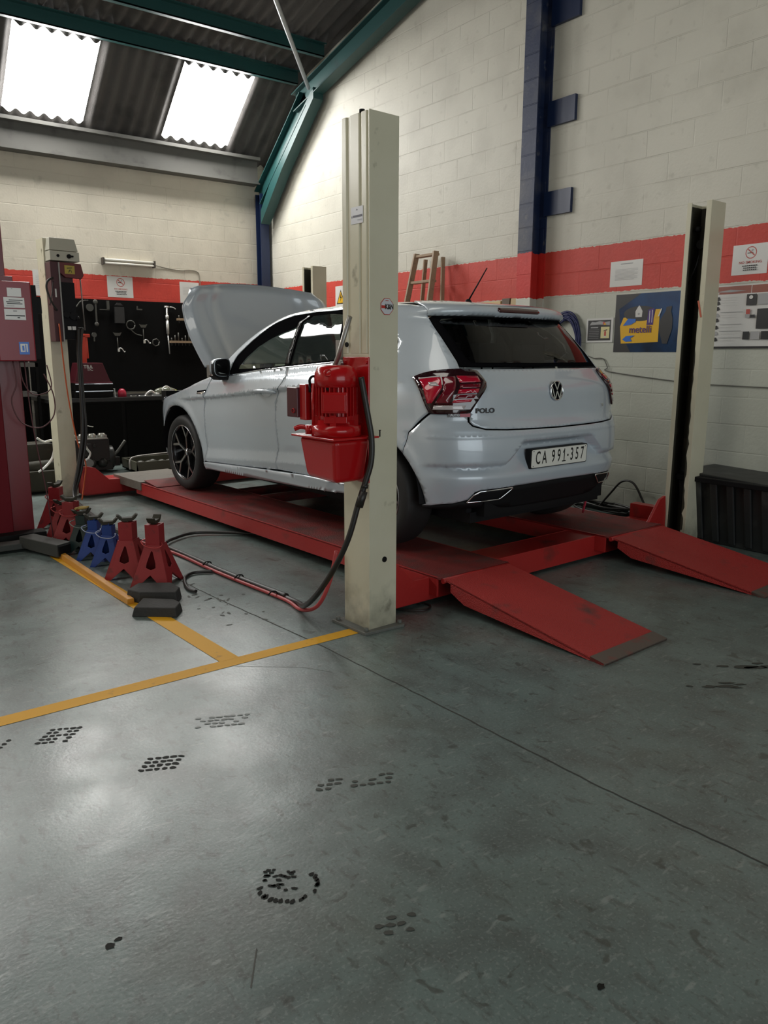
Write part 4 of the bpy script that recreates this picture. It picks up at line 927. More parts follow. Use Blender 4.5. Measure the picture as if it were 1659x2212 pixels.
# bonnet, swung up on its hinges
def bonnet(sx_, t):
    """sx_ -1..1 across, t 0 hinge .. 1 leading edge"""
    a = abs(sx_); hw_ = .705+.045*math.sin(math.pi*min(t, 1)*.75)-.10*sst((t-.72)/.28)
    x_ = sx_*hw_
    y0_, z0_ = 2.30+.10*(1-a*a), 1.03+.015*(1-a*a); y1_, z1_ = 2.60+.17*(1-a**2.2), 1.695+.062*(1-a**2.0)-.025*(1+sx_)/2*0
    # profile bows up and back (towards the windscreen side)
    dy, dz = y1_-y0_, z1_-z0_; L_ = math.hypot(dy, dz); n_ = (-dz/L_, dy/L_)
    bow = .075*math.sin(math.pi*min(1, t))**.8*(1)
    yy = y0_+dy*t+.10*math.sin(math.pi*t*.62)*(1); zz = z0_+dz*t-.02*math.sin(math.pi*t)
    y_ = y0_+dy*t+.085*math.sin(math.pi*t)*.9; z_ = z0_+dz*(1-(1-t)**1.0)
    # nose curls forward
    c_ = sst((t-.86)/.14); y_ += .05*c_; z_ += -.02*c_*c_
    e = sst((a-.86)/.14)**1.5; y_ += .065*e*1.0; z_ -= .012*e
    cr = math.exp(-((a-.64)/.035)**2)*.006*(1-c_); y_ -= cr
    if a < .64: y_ += .010*(1-sst((a-.5)/.14)) 
    return (x_, y_, z_)
b = MB(); NU, NV = 60, 40
b.add([bonnet(-1+2*i/NU, j/NV) for j in range(NV+1) for i in range(NU+1)], [(j*(NU+1)+i, j*(NU+1)+i+1, (j+1)*(NU+1)+i+1, (j+1)*(NU+1)+i) for j in range(NV) for i in range(NU)], True)
bo = b.build('bonnet', BODY, car, recalc=False, solid=-.012)
for s_ in (-1, 1): MB().box(s_*.68-.012, s_*.68+.012, 2.24, 2.36, .94, 1.04).build('hinge', STEEL, bo)
# front end: bumper, headlamps, grille opening, slam panel (seen only from other sides)
fb_half = [(0, .0)]
uF = 1+(3.44-LF)-(YR(.5)+LR)+1
fb = [(3.86, .24), (3.88, .45), (3.86, .63), (3.92, .66), (uF-.001, .68), (uF-.001, .24)]
for mir in (False, True):
    panel('front_bumper', fb, BODY, car, st=.05, mirror=mir, gap=0)
    panel('headlamp', [(3.87, .66), (3.70, .715), (3.62, .745), (3.75, .77), (3.95, .765), (4.15, .75), (4.2, .68)], mat('headlamp glass', (.4, .42, .45, 1), .08, coat=1.), car, st=.03, mirror=mir, off=.003)
b = MB(); b.box(-.42, .42, 3.33, 3.36, .68, .78); b.box(-.70, .70, 3.15, 3.25, .70, .80); b.build('slam_panel', PLAST, car)
# engine and bay, floor pan, wheel tubs
b = MB(); b.box(-.25, .30, 2.45, 2.95, .35, .86); b.box(-.22, .26, 2.50, 2.88, .86, .90); b.box(.34, .62, 2.55, 2.75, .55, .87); b.cyl((-.45, 2.5, .80), (-.45, 2.5, .90), .07); b.build('engine', PLAST, car, bevel=.01)
b = MB(); b.box(-.74, .74, 2.16, 2.20, .40, .98); b.box(-.60, .60, -.56, 2.2, .20, .26); b.box(-.72, .72, .45, 2.1, .20, .27); b.box(-.60, .60, 2.2, 3.2, .20, .26)
b.box(-.62, -.58, 2.1, 3.2, .26, .70); b.box(.58, .62, 2.1, 3.2, .26, .70); b.box(-.62, -.58, -.55, .45, .26, .80); b.box(.58, .62, -.55, .45, .26, .80)
b.box(-.78, .78, .44, .46, .26, .6); b.box(-.78, .78, 2.08, 2.11, .26, .8)
b.box(-.55, .55, -.62, -.50, .24, .55); b.build('floor_pan', PLAST, car)
for s_ in (-1, 1):
    for yc in (0, 2.55):
        b = MB(); n_ = 20; R_ = .405
        for i in range(n_):
            t0, t1 = math.pi*i/n_, math.pi*(i+1)/n_
            b.add([(s_*.60, yc+R_*math.cos(t0), .315+R_*math.sin(t0)), (s_*.60, yc+R_*math.cos(t1), .315+R_*math.sin(t1)), (s_*.845, yc+R_*math.cos(t1), .315+R_*math.sin(t1)), (s_*.845, yc+R_*math.cos(t0), .315+R_*math.sin(t0))], [(0, 1, 2, 3)], True)
        b.build('wheel_arch_liner', PLAST, car)
b = MB(); b.cyl((-.5, 0, .30), (.5, 0, .30), .04); b.box(-.45, .45, -.10, .12, .22, .30); b.cyl((-.25, -.45, .27), (.20, -.45, .27), .09, n=20); b.cyl((.35, -.55, .25), (.35, .2, .26), .025); b.build('rear_axle', PLAST, car)
# wheels
TY = mat('tyre rubber', (.013, .013, .013, 1), .62); RIMD = mat('dark alloy', (.010, .010, .011, 1), .22); RIMS = mat('machined alloy', (.55, .56, .58, 1), .22, metal=1.)
def wheel(x, y, sgn):
    w = bpy.data.objects.new('wheel', None); C.objects.link(w); w.parent = car; w.location = (x, y, .315); w.rotation_euler = (0, 0, 0)
    O = sgn # outward direction
    b = MB(); prof = [(.222, -.10), (.238, -.107), (.27, -.110), (.298, -.104), (.311, -.085), (.3150, -.05), (.3155, .0), (.3150, .05), (.311, .085), (.298, .104), (.27, .110), (.238, .107), (.222, .10)]
    b.lathe([(r+(.010 if r < .23 else .006 if r < .25 else 0), h_*O) for r, h_ in prof], ax=(1, 0, 0), n=64); t = b.build('tyre', TY, w)
    b = MB(); b.lathe([(r, h_*O) for r, h_ in [(.232, .10), (.227, .100), (.215, .07), (.208, .0), (.215, -.09), (.232, -.10)]], ax=(1, 0, 0), n=48)
    b.lathe([(.0, .02*O), (.208, .0*O)], ax=(1, 0, 0), n=40); b.lathe([(0, .076*O), (.030, .075*O), (.045, .06*O), (.048, .02*O)], ax=(1, 0, 0), n=24)
    for k in range(5):
        th = math.radians(80+72*k)
        b.T = Matrix.Rotation(0, 4, 'X')
        def pp(r, a, h_): return (h_*O, -r*math.cos(th+a)*1, r*math.sin(th+a))
        def bar(r0, a0, w0, r1, a1, w1, h0, h1, th_=.03):
            p0_, p1_ = Vector(pp(r0, a0, 0)), Vector(pp(r1, a1, 0)); d = (p1_-p0_).normalized(); n = Vector((0, -d.z, d.y))
            q = [p0_-n*w0, p1_-n*w1, p1_+n*w1, p0_+n*w0]; hh = [h0, h1, h1, h0]
            b.hexa([(q[i].x+(hh[i]-th_)*O, q[i].y, q[i].z) for i in range(4)]+[(q[i].x+hh[i]*O, q[i].y, q[i].z) for i in range(4)])
        bar(.03, 0, .016, .135, 0, .014, .068, .080); bar(.125, 0, .013, .221, .27, .013, .080, .090); bar(.125, 0, .013, .221, -.27, .013, .080, .090)
    rm = b.build('rim', RIMD, w)
    b = MB()
    for k in range(5):
        th = math.radians(80+72*k)
        bar(.03, .10, .005, .138, .0, .0095, .0705, .0825, .003); bar(.130, 0, .0085, .225, .27, .0075, .0825, .0925, .003); bar(.130, 0, .0075, .225, -.27, .0055, .0825, .0925, .003)
    b.lathe([(.2235, .098*O), (.2235, .102*O), (.2300, .102*O), (.2300, .098*O)], ax=(1, 0, 0), n=56, closed=True); b.lathe([(0, .079*O), (.022, .078*O), (.026, .072*O)], ax=(1, 0, 0), n=24)
    lab(b.build('rim_face', RIMS, rm), 'bright machined spoke faces')
    return w
for (x, y, s_) in ((-.742, 2.55, -1), (-.742, 0, -1), (.742, 2.55, 1), (.742, 0, 1)): wheel(x, y, s_)
# interior seen through the glass
def seat(x, y, w, par, bench=False):
    b = MB(); b.box(x-w/2, x+w/2, y-.25, y+.25, .30, .52); b.hexa([(x-w/2, y-.33, .45), (x+w/2, y-.33, .45), (x+w/2, y-.20, .45), (x-w/2, y-.20, .45), (x-w*.42, y-.48, 1.02), (x+w*.42, y-.48, 1.02), (x+w*.42, y-.40, 1.02), (x-w*.42, y-.40, 1.02)])
    s_ = b.build('seat', INTER, par, bevel=.03)
    for hx in ((x,) if not bench else (x-.40, x, x+.40)):
        b = MB(); b.box(hx-.12, hx+.12, y-.50, y-.42, 1.05, 1.20); b.cyl((hx-.05, y-.46, .98), (hx-.05, y-.46, 1.07), .006); b.cyl((hx+.05, y-.46, .98), (hx+.05, y-.46, 1.07), .006); b.build('headrest', INTER, s_, bevel=.02)
seat(-.36, 1.25, .50, car); seat(.36, 1.25, .50, car); seat(0, .36, 1.25, car, True)
b = MB(); b.box(-.72, .72, 1.72, 2.10, .60, .95); b.build('dashboard', INTER, car, bevel=.04)
b = MB(); b.lathe([(.170, 0), (.185, .012), (.185, -.012)], (.36, 1.60, .90), (0, -1, .45), n=32, closed=True); b.cyl((.36, 1.60, .90), (.36, 1.75, .84), .03); b.box(.20, .52, 1.59, 1.61, .885, .915); b.build('steering_wheel', PLAST, car)
b = MB(); b.box(-.60, .60, -.50, -.10, .95, .965); b.build('parcel_shelf', INTER, car)
b = MB(); b.box(-.50, .50, .0, 1.2, 1.415, 1.42); b.build('headlining', mat('grey headlining', (.22, .22, .21, 1), .9), car)
# ------------------------------------------------------------------ things around the car
def W_right(y, z, off=0.): # frame of something flat on the right wall, x axis runs towards the camera end (-Y)
    return Matrix.Translation((XR-.0005-off, y, z)) @ frame((0, 0, 0), (0, -1, 0), (0, 0, 1))
def W_back(x, z, off=0.):
    return Matrix.Translation((x, YB-.0005-off, z)) @ frame((0, 0, 0), (1, 0, 0), (0, 0, 1))
I_W = mat('ink white', (.70, .70, .67, 1), .25); I_K = mat('ink black', (.02, .02, .02, 1), .4); I_G = mat('ink grey', (.38, .38, .38, 1), .5); I_R = mat('ink red', (.50, .07, .05, 1), .4); I_Y = mat('ink yellow', (.80, .46, .02, 1), .3); I_B = mat('ink blue', (.02, .10, .30, 1), .3); I_V = mat('ink violet', (.06, .02, .20, 1), .3); I_C = mat('ink bright blue', (.03, .16, .60, 1), .3); I_PY = mat('ink pale yellow', (.72, .66, .34, 1), .3); I_DR = mat('ink brick', (.30, .09, .06, 1), .3)
INK = [I_W, I_K, I_G, I_R, I_Y, I_B, I_V, I_C, I_PY, I_DR]
def nosmoke(w, h):
    s = Sheet(w, h, INK, .0015)
    s.ring(3, .52, .72, .16, .16*w/h*1.0, .14); s.rect(1, .42, .695, .58, .725); s.poly(2, [(.54, .75), (.60, .80), (.56, .84), (.52, .79)]); s.poly(3, [(.42, .82), (.44, .845), (.63, .64), (.61, .615)])
    s.text(3, 'NO SMOKING', .52, .40, .024, .01, 1.1)
    for k, (a0, a1) in enumerate(((.30, .74), (.34, .72), (.34, .74))): 
        for i in range(7): s.rect(1, a0+(a1-a0)*i/7, .27-.07*k, a0+(a1-a0)*(i+.8)/7, .305-.07*k)
    return s
# right wall, front to back
tag(nosmoke(.26, .205).build('no_smoking_sign', W_right(3.035, 1.965)), 'white no smoking notice on the red stripe above the chart of part pictures', 'sign')
s = Sheet(.31, .20, INK, .0015); s.rect(2, .32, .86, .70, .90); [s.rect(2, .16, .66-.05*i, .86-(.1 if i % 3 == 2 else 0), .672-.05*i) for i in range(9)]
tag(s.build('paper_notice', W_right(4.07, 1.95)), 'white paper notice with grey text above the yellow and blue poster', 'notice')
# brake parts poster
BLP = mat('poster blue', (.02, .09, .24, 1), .2, col2=(.015, .02, .035, 1), c2amt=.6, c2scale=2.2)
s = Sheet(.60, .46, [BLP]+INK, .0015); P_ = {'W': 1, 'K': 2, 'G': 3, 'R': 4, 'Y': 5, 'B': 6, 'V': 7, 'C': 8}
s.poly(2, [(0, 0), (.28, 0), (.10, .35), (.06, .75), (.40, 1), (0, 1)]); s.poly(5, [(.12, .15), (.70, .17), (.70, .62), (.14, .60), (.09, .45)]); s.ell(2, .40, .66, .26, .13)
s.poly(1, [(.33, .60), (.43, .60), (.435, .70), (.40, .77), (.38, .80), (.36, .77), (.325, .70)]); s.ell(3, .38, .655, .018, .018)
s.poly(7, [(.51, .46), (.61, .46), (.62, .74), (.53, .72)]); s.rect(1, .545, .50, .555, .70); s.rect(1, .585, .50, .595, .71)
s.poly(5, [(.62, .58), (.70, .58), (.71, .72), (.64, .72)])
s.poly(8, [(.14, .46), (.22, .58), (.34, .57), (.34, .52), (.26, .47)]); s.poly(8, [(.14, .22), (.20, .28), (.34, .29), (.27, .24), (.30, .19), (.20, .18)])
s.poly(2, [(.77, .14), (.84, .14), (.86, .22), (.90, .38), (.90, .55), (.87, .68), (.88, .76), (.80, .75), (.79, .68), (.72, .55), (.71, .36), (.75, .22)]); s.poly(1, [(.68, .60), (.70, .60), (.735, .72), (.72, .73)])
s.text(7, 'metelli', .42, .385, .078, .012, 1.0)
tag(s.build('brake_pad_poster', W_right(3.85, 1.555)), 'yellow and dark blue metelli poster under the red stripe', 'poster')
# framed fire notice
s = Sheet(.275, .20, INK, .006)
s.rect(1, .06, .08, .92, .92); s.poly(2, [(.12, .72), (.20, .86), (.34, .84), (.50, .88), (.70, .84), (.88, .86), (.88, .70), (.50, .74)]); s.rect(3, .62, .74, .70, .84); s.rect(4, .66, .72, .74, .78)
s.rect(8, .56, .17, .88, .64); s.poly(3, [(.69, .26), (.76, .26), (.76, .44), (.69, .44)]); s.rect(0, .69, .22, .76, .27); s.poly(1, [(.66, .46), (.80, .50), (.80, .54), (.68, .50)]); s.rect(3, .705, .44, .745, .50)
s.rect(2, .18, .60, .46, .64); [s.rect(2, .12, .52-.07*i, .50, .53-.07*i) for i in range(6)]
tag(s.build('framed_fire_notice', W_right(4.30, 1.505)), 'small white framed black notice picturing a fire extinguisher', 'notice')
# wear parts chart behind the right post
s = Sheet(.48, .43, INK, .0015); s.rect(9, .0, .86, .62, .985); s.rect(9, .63, .86, 1, .985); s.poly(2, [(.05, .90), (.3, .93), (.55, .90), (.3, .89)]); s.rect(0, .04, .868, .12, .885)
for i, zz in enumerate((.76, .69, .60, .49, .41, .29, .19, .09)): s.poly(1 if i not in (3, 6) else 2, [(.05, zz), (.07, zz+.055), (.13, zz+.06), (.155, zz+.01), (.12, zz-.005)])
for zz in (.56, .36, .25, .14): s.rect(2, .17, zz, .52, zz+.008)
for zz in (.80, .76, .72, .68, .52, .48, .32, .21, .10): s.rect(0, .17, zz, .40, zz+.004)
for (x0, z0, x1, z1, m_) in ((.57, .66, .72, .84, 1), (.74, .67, .9, .84, 2), (.57, .46, .64, .52, 2), (.58, .52, .64, .60, 3), (.65, .46, .72, .51, 1), (.75, .28, .95, .60, 1), (.56, .11, .66, .24, 1), (.68, .11, .82, .24, 2), (.84, .11, .98, .24, 1)): s.rect(m_, x0, z0, x1, z1)
s.ell(0, .64, .79, .03, .03); s.b.m = 1; s.rect(1, 0, -.035, 1, .0)
tag(s.build('wear_parts_chart', W_right(3.06, 1.58)), 'white chart of part pictures with a brick red header beside the cream post', 'poster')
# electrical warning sign between the posts
s = Sheet(.24, .30, INK, .0015); s.poly(1, [(.12, .28), (.88, .28), (.5, .86)]); s.poly(4, [(.20, .32), (.80, .32), (.5, .78)]); s.poly(1, [(.52, .70), (.42, .52), (.50, .53), (.44, .36), (.60, .56), (.51, .56), (.57, .70)]); s.rect(2, .2, .1, .8, .13)
tag(s.build('electric_warning_sign', W_right(8.27, 1.98)), 'white sign with a yellow lightning triangle on the far right wall', 'sign')
# cable stapled along the right wall
b = MB(); b.tube([(XR-.012, 4.42, 1.30), (XR-.012, 4.34, 1.275), (XR-.012, 4.24, 1.27), (XR-.012, 4.19, 1.20), (XR-.012, 4.17, 1.165), (XR-.012, 3.56, 1.105), (XR-.012, 3.2, 1.085), (XR-.012, 2.0, 1.07)], .004); tag(b.build('wall_cable', mat('dusty grey cable', (.14, .14, .12, 1), .6)), 'thin grey cable running along the right wall at tail lamp height', 'cable')
b = MB()
for k in range(7):
    r = .17+.012*k; a0 = .0; cx_, cz_ = 4.645, 1.43
    b.tube([(XR-.035-.006*(k % 3), cx_+(r*.72)*math.cos(2*math.pi*i/20)+.008*math.sin(k*3+i), cz_+r*math.sin(2*math.pi*i/20)) for i in range(21)], .0085, sub=2, n=6)
b.cyl((XR-.08, 4.645, 1.60), (XR, 4.645, 1.60), .01); tag(b.build('air_hose_coil', mat('navy hose', (.012, .018, .09, 1), .4)), 'coil of dark blue air hose hanging on the right wall behind the tailgate', 'hose')
# ladder
t = thing('step_ladder', 'paint spattered wooden step ladder leaning on the right wall behind the car roof', 'ladder', (5.2, 6.42, 0))
b = MB()
for s_, n_ in ((1, 0), (-1, 1)):
    b = MB(); b.hexa([(-.42, s_*.30-.012, 0), (-.36, s_*.30-.012, 0), (-.36, s_*.30+.012, 0), (-.42, s_*.30+.012, 0), (.05, s_*.155-.012, 2.33), (.115, s_*.155-.012, 2.33), (.115, s_*.155+.012, 2.33), (.05, s_*.155+.012, 2.33)]); b.build('rail', WOOD, t, bevel=.002)
    b = MB(); b.hexa([(.05, s_*.27-.01, 0), (.09, s_*.27-.01, 0), (.09, s_*.27+.01, 0), (.05, s_*.27+.01, 0), (.17, s_*.14-.01, 2.28), (.215, s_*.14-.01, 2.28), (.215, s_*.14+.01, 2.28), (.17, s_*.14+.01, 2.28)]); b.build('rear_leg', WOOD, t, bevel=.002)
for k in range(8):
    z = 2.31-.265*k; f_ = 1-z/2.33; w_ = .155+.145*f_; xx = .06-.44*f_
    if z > .1: b = MB(); b.box(xx, xx+.075, -w_, w_, z-.022, z+.003); b.build('tread', WOOD, t, bevel=.002)
for k, (y0_, y1_, h_) in enumerate(((5.42, 5.72, 1.80), (5.30, 5.40, 1.82), (5.135, 5.285, 1.815))):
    b = MB(); b.hexa([(5.22, y0_, 0), (5.26, y0_, 0), (5.26, y1_, 0), (5.22, y1_, 0), (5.38, y0_, h_), (5.42, y0_, h_), (5.42, y1_, h_), (5.38, y1_, h_)])
    tag(b.build('board', [TAN, mat('dark edged board', (.10, .07, .04, 1), .6), mat('light plywood', (.50, .38, .20, 1), .6)][k], bevel=.002), ['wide tan board leaning on the wall behind the car roof aerial', 'narrow dark board leaning between the two tan boards', 'light tan board leaning on the wall beside the blue column'][k], 'board')
# black tub at the right
t = thing('black_tub', 'battered black plastic tub against the wall behind the cream lift post', 'tub', (5.17, 2.60, 0))
b = MB(); b.hexa([(-.17, -.55, 0), (.26, -.55, 0), (.26, .50, 0), (-.14, .50, 0), (-.26, -.60, .46), (.27, -.60, .46), (.27, .56, .50), (-.22, .56, .50)])
for i in range(9): y_ = -.5+i*.12; b.hexa([(-.175, y_, .02), (-.16, y_, .02), (-.16, y_+.05, .02), (-.175, y_+.05, .02), (-.268, y_, .44), (-.25, y_, .44), (-.25, y_+.05, .44), (-.268, y_+.05, .44)])
b.build('tub_body', mat('scuffed black plastic', (.022, .024, .024, 1), .5, dirt=(.06, .065, .06, 1), damt=.7, bump=.6, bscale=8), t, bevel=.02)
b = MB(); b.box(-.285, .275, -.61, .57, .44, .475); b.tube([(-.2, .54, .49), (-.1, .56, .53), (.05, .55, .50)], .012); b.build('rim', PLAST, t, bevel=.012)
# hose coil on the floor by the right wall
b = MB(); r3 = random.Random(11)
for k in range(6):
    cx_, cy_ = 5.30+r3.uniform(-.03, .03), 4.05+r3.uniform(-.08, .08); rx, ry = r3.uniform(.06, .11), r3.uniform(.22, .34); z_ = .012+.011*k
    b.tube([(cx_+rx*math.cos(2*math.pi*i/14), cy_+ry*math.sin(2*math.pi*i/14), z_+r3.uniform(-.003, .008)) for i in range(15)], .009, n=6, sub=3)
b.tube([(5.33, 4.12, .02), (5.36, 4.02, .16), (5.37, 3.92, .27), (5.36, 3.80, .27), (5.35, 3.70, .15), (5.33, 3.62, .04)], .009, n=6)
tag(b.build('coiled_hose', HOSE), 'tangled black hose coiled on the floor beneath the fire notice', 'hose')
b = MB(); b.tube([(4.285, 3.385, .44), (4.35, 3.46, .33), (4.425, 3.55, .182)], .008, sub=3)
tag(b.build('red_strap', mat('pinkish red strap', (.62, .06, .10, 1), .5)), 'pinkish red strap hanging below the right end of the rear bumper', 'strap')
# hoses from the power unit across the floor
def hosetube(pts, r, m, label, cat='hose', ties=()):
    t_ = MB().tube(pts, r, n=8).build('floor_hose', m); return tag(t_, label, cat)
hosetube([(1.955, 3.52, .016), (1.935, 3.68, .016), (1.905, 3.95, .016), (1.88, 4.25, .016), (1.86, 4.6, .016), (1.83, 4.95, .016), (1.75, 5.35, .016), (1.72, 5.9, .016), (1.76, 6.6, .016), (1.82, 7.2, .016)][::1], .016, HOSE, 'thick black hose along the floor from the near cream post to the far one')
hosetube([(1.98, 3.06, .36), (1.95, 3.08, .20), (1.915, 3.14, .07), (1.905, 3.28, .016), (1.925, 3.45, .012), (1.91, 3.65, .012), (1.875, 3.98, .012), (1.85, 4.3, .012), (1.83, 4.7, .012), (1.78, 5.05, .012), (1.70, 5.4, .012)], .010, mat('pinkish red hose', (.42, .05, .05, 1), .45), 'pinkish red hose lying alongside the thick black hose')
hosetube([(1.86, 5.02, .03), (1.95, 5.13, .02), (2.15, 5.22, .02), (2.38, 5.06, .02), (2.60, 4.82, .02)], .011, HOSE, 'black hose arcing over the floor towards the left runway')
hosetube([(1.84, 4.22, .012), (1.74, 4.26, .012), (1.66, 4.20, .012), (1.61, 4.08, .012), (1.585, 3.97, .012), (1.60, 3.90, .012)], .010, HOSE, 'short black cable curling round behind the nearest red jack stand', 'cable')
hosetube([(2.30, 3.05, .008), (2.36, 2.96, .008), (2.43, 2.92, .008), (2.49, 2.95, .008), (2.50, 3.0, .008), (2.46, 3.05, .01)], .005, HOSE, 'small loop of black cable on the floor right of the cream post base', 'cable')
b = MB()
for (x_, y_) in ((1.905, 3.58), (1.90, 3.98), (1.87, 4.36)): b.tube([(x_-.03, y_, .02), (x_-.01, y_, .036), (x_+.02, y_, .032), (x_+.028, y_, .012)], .004, sub=3)
tag(b.build('cable_tie', BLK), 'black ties binding the floor hoses together', 'cable tie')
# jack stands
def jack_stand(col, label, x, y, rz, s=.25, h=.27, total=.40, key='red', wire=True, sadrot=.3):
    t = thing('jack_stand', label, 'jack stand', (x, y, 0), rz, 'jack stands lined up behind the yellow line'); a = s/2; c_ = .046 if s > .21 else .036; nk = c_-.005
    b = MB()
    for k in range(4):
        b.T = Matrix.Rotation(math.pi/2*k, 4, 'Z')
        # one pressed side: legs left and right, open notch below, slot in the middle
        def q(u, z):  # u -1..1 across, z height
            f = z/h; w = a+(c_-a)*f; return (u*w, -w, z)
        def pl(pts):
            v = [q(u, z) for u, z in pts]; nn = len(v); v2 = [(x_, y_+.004, z_) for x_, y_, z_ in v]
            b.add(v+v2, [tuple(range(nn)), tuple(range(2*nn-1, nn-1, -1))]+[(i, (i+1) % nn, nn+(i+1) % nn, nn+i) for i in range(nn)], False)
        for g_ in (1, -1): pl([(g_*u_, z_) for u_, z_ in [(-1, 0), (-.66, 0), (0, .30*h), (0, .42*h), (-.34, .47*h), (-.34, .58*h), (-.10, .84*h), (0, .86*h), (0, h), (-1, h)]][::g_])
    b.T = Matrix.Identity(4); b.box(-c_, c_, -c_, c_, h-.004, h); b.box(-nk, nk, -nk, nk, h-.03, total-.035)
    b.build('stand_base', col, t, bevel=.0015)
    b = MB(); b.box(-.013, .013, -.020, .020, h, total-.02); b.build('ratchet_bar', col if key != 'red' else GREASE, t)
    b = MB(); b.T = Matrix.Rotation(sadrot, 4, 'Z'); b.prism([(-.062, total+.006), (-.05, total+.010), (-.028, total-.010), (.028, total-.010), (.05, total+.010), (.062, total+.006), (.045, total-.018), (.026, total-.030), (-.026, total-.030), (-.045, total-.018)], -.022, .022, 'y'); b.build('saddle', GREASE, t, bevel=.002)
    if wire:
        b = MB(); zz = h+.03; b.tube([(-.044, -.02, zz), (-.062, -.05, zz-.01), (-.03, -.062, zz-.035), (.03, -.062, zz-.042), (.058, -.048, zz-.03), (.046, -.02, zz-.02)], .0032, n=6); lab(b.build('release_handle', mat('wire handle '+key, {'red': (.45, .06, .06, 1), 'blue': (.35, .40, .55, 1), 'green': (.2, .25, .22, 1)}[key], .3, metal=.4), t), 'bent wire handle')
    return t
JR = mat('jack stand red', (.27, .020, .024, 1), .4, dirt=(.08, .02, .02, 1), dscale=16, damt=.4); JB = mat('jack stand blue', (.014, .050, .24, 1), .4); JG = mat('jack stand dark green', (.012, .028, .026, 1), .4)
jack_stand(JR, 'tall red jack stand standing right beside the two black rubber wedges', 1.50, 4.22, -.75, .23, .235, .385, sadrot=1.6)
jack_stand(JR, 'red jack stand second from the right end, left of the nearest one', 1.425, 4.46, -.70, .23, .225, .365, wire=False, sadrot=.4)
jack_stand(JB, 'bright blue jack stand next to the taller red pair', 1.415, 4.80, -.70, .19, .19, .285, 'blue', sadrot=.4)
jack_stand(JB, 'bright blue jack stand left of its blue twin, beside the dark green one', 1.385, 5.00, -.70, .19, .19, .285, 'blue', sadrot=.5)
jack_stand(JG, 'dark green jack stand between the blue pair and the red ones', 1.365, 5.20, -.7, .19, .19, .285, 'green', sadrot=.9)
jack_stand(JR, 'red jack stand with a wide black saddle just left of the dark green one', 1.37, 5.48, -.75, .23, .215, .335, wire=True, sadrot=.2)
jack_stand(JR, 'lower red jack stand squeezed between two taller ones near the red column', 1.385, 5.77, -.6, .20, .19, .265, sadrot=1.0)
jack_stand(JR, 'red jack stand furthest from the camera, left end of the row by the red column', 1.43, 6.12, -.6, .24, .22, .34, sadrot=1.2)
b = MB(); b.tube([(1.32, 5.17, .300), (1.36, 5.20, .305), (1.42, 5.22, .297)], .006); b.ball((1.365, 5.20, .298), .028, sz=(1.6, 1, .35)); tag(b.build('rag', mat('mustard rag', (.35, .24, .06, 1), .8)), 'crumpled mustard rag lying on the dark green jack stand', 'rag')
# yellow angle bar, black wedges, lift arm tip
b = MB(); b.hexa([(1.185, 5.17, 0), (1.225, 5.17, 0), (1.265, 3.92, 0), (1.225, 3.92, 0), (1.190, 5.17, .032), (1.222, 5.17, .032), (1.262, 3.92, .032), (1.228, 3.92, .032)]); tag(b.build('yellow_bar', mat('yellow steel bar', (.60, .27, .03, 1), .45, dirt=(.25, .10, .03, 1), dscale=9, damt=.4), bevel=.003), 'long yellow painted bar lying beside the yellow floor line', 'bar')
def wedge(poly, z0, h, label, tp=.85):
    b = MB(); n = len(poly); cx_ = sum(p[0] for p in poly)/n; cy_ = sum(p[1] for p in poly)/n
    v = [(x_, y_, z0) for x_, y_ in poly]+[(cx_+(x_-cx_)*tp+.0, cy_+(y_-cy_)*tp, z0+h) for x_, y_ in poly]
    b.add(v, [tuple(range(n-1, -1, -1)), tuple(range(n, 2*n))]+[(i, (i+1) % n, n+(i+1) % n, n+i) for i in range(n)], False)
    return tag(b.build('rubber_wedge', mat('dusty black rubber', (.030, .029, .027, 1), .8, bump=.3), bevel=.005), label, 'wheel chock')
wedge([(1.18, 3.72), (1.36, 3.575), (1.425, 3.66), (1.415, 3.74), (1.28, 3.86)], 0, .048, 'thinner black rubber wedge lying across the yellow floor line', .90)
wedge([(1.245, 4.00), (1.285, 3.905), (1.45, 3.79), (1.505, 3.87), (1.50, 3.99), (1.34, 4.09)], 0, .062, 'thicker black rubber wedge against the foot of the nearest jack stand', .93)
# red two post lift column at the left edge
t = thing('two_post_lift_column', 'dark crimson two post lift column at the left edge of the photo', 'car lift', (1.0, 5.95, 0))
b = MB(); b.box(-.33, .05, -.19, .17, .03, 2.66); b.build('column', REDM, t, bevel=.004)
b = MB(); b.box(.055, .155, -.12, .15, 1.80, 2.66); b.box(.05, .19, -.17, .12, .05, 1.80); b.build('carriage', mat('darker crimson', (.15, .010, .014, 1), .3, dirt=(.03, .01, .01, 1), dscale=2, damt=.5), t, bevel=.004)
b = MB(); b.box(-.40, .22, -.26, .28, 0, .03); b.box(-.40, .24, -.30, -.17, .03, .075); b.build('base_plate', BLK, t, bevel=.004)
b = MB(); b.tube([(-.40, -.215, 2.10), (-.10, -.215, 2.09), (.06, -.215, 2.10)], .018, sub=2); b.tube([(-.40, -.215, 1.97), (-.10, -.215, 1.965), (.08, -.215, 1.975)], .016, sub=2); b.build('rubber_hose_clip', HOSE, t)
cb2 = MB().box(.03, .26, -.345, -.19, 1.245, 1.755).build('control_box', mat('crimson box paint', (.22, .010, .020, 1), .3), t, bevel=.008)
b = MB(); b.box(.26, .30, -.30, -.19, 1.26, 1.74); b.box(.30, .335, -.27, -.22, 1.56, 1.66); b.build('gland_strip', PLAST, cb2)
def stick(w, h, x, y, z, lines, parent, nm='sticker', ink=None, base=0):
    s = Sheet(w, h, INK, .001)
    if base: s.rect(base, .03, .03, .97, .97)
    for (m_, x0, z0, x1, z1) in lines: s.rect(m_, x0, z0, x1, z1)
    return s.build(nm, Matrix.Translation((x, y, z)) @ frame((0, 0, 0), (1, 0, 0), (0, 0, 1)), parent)
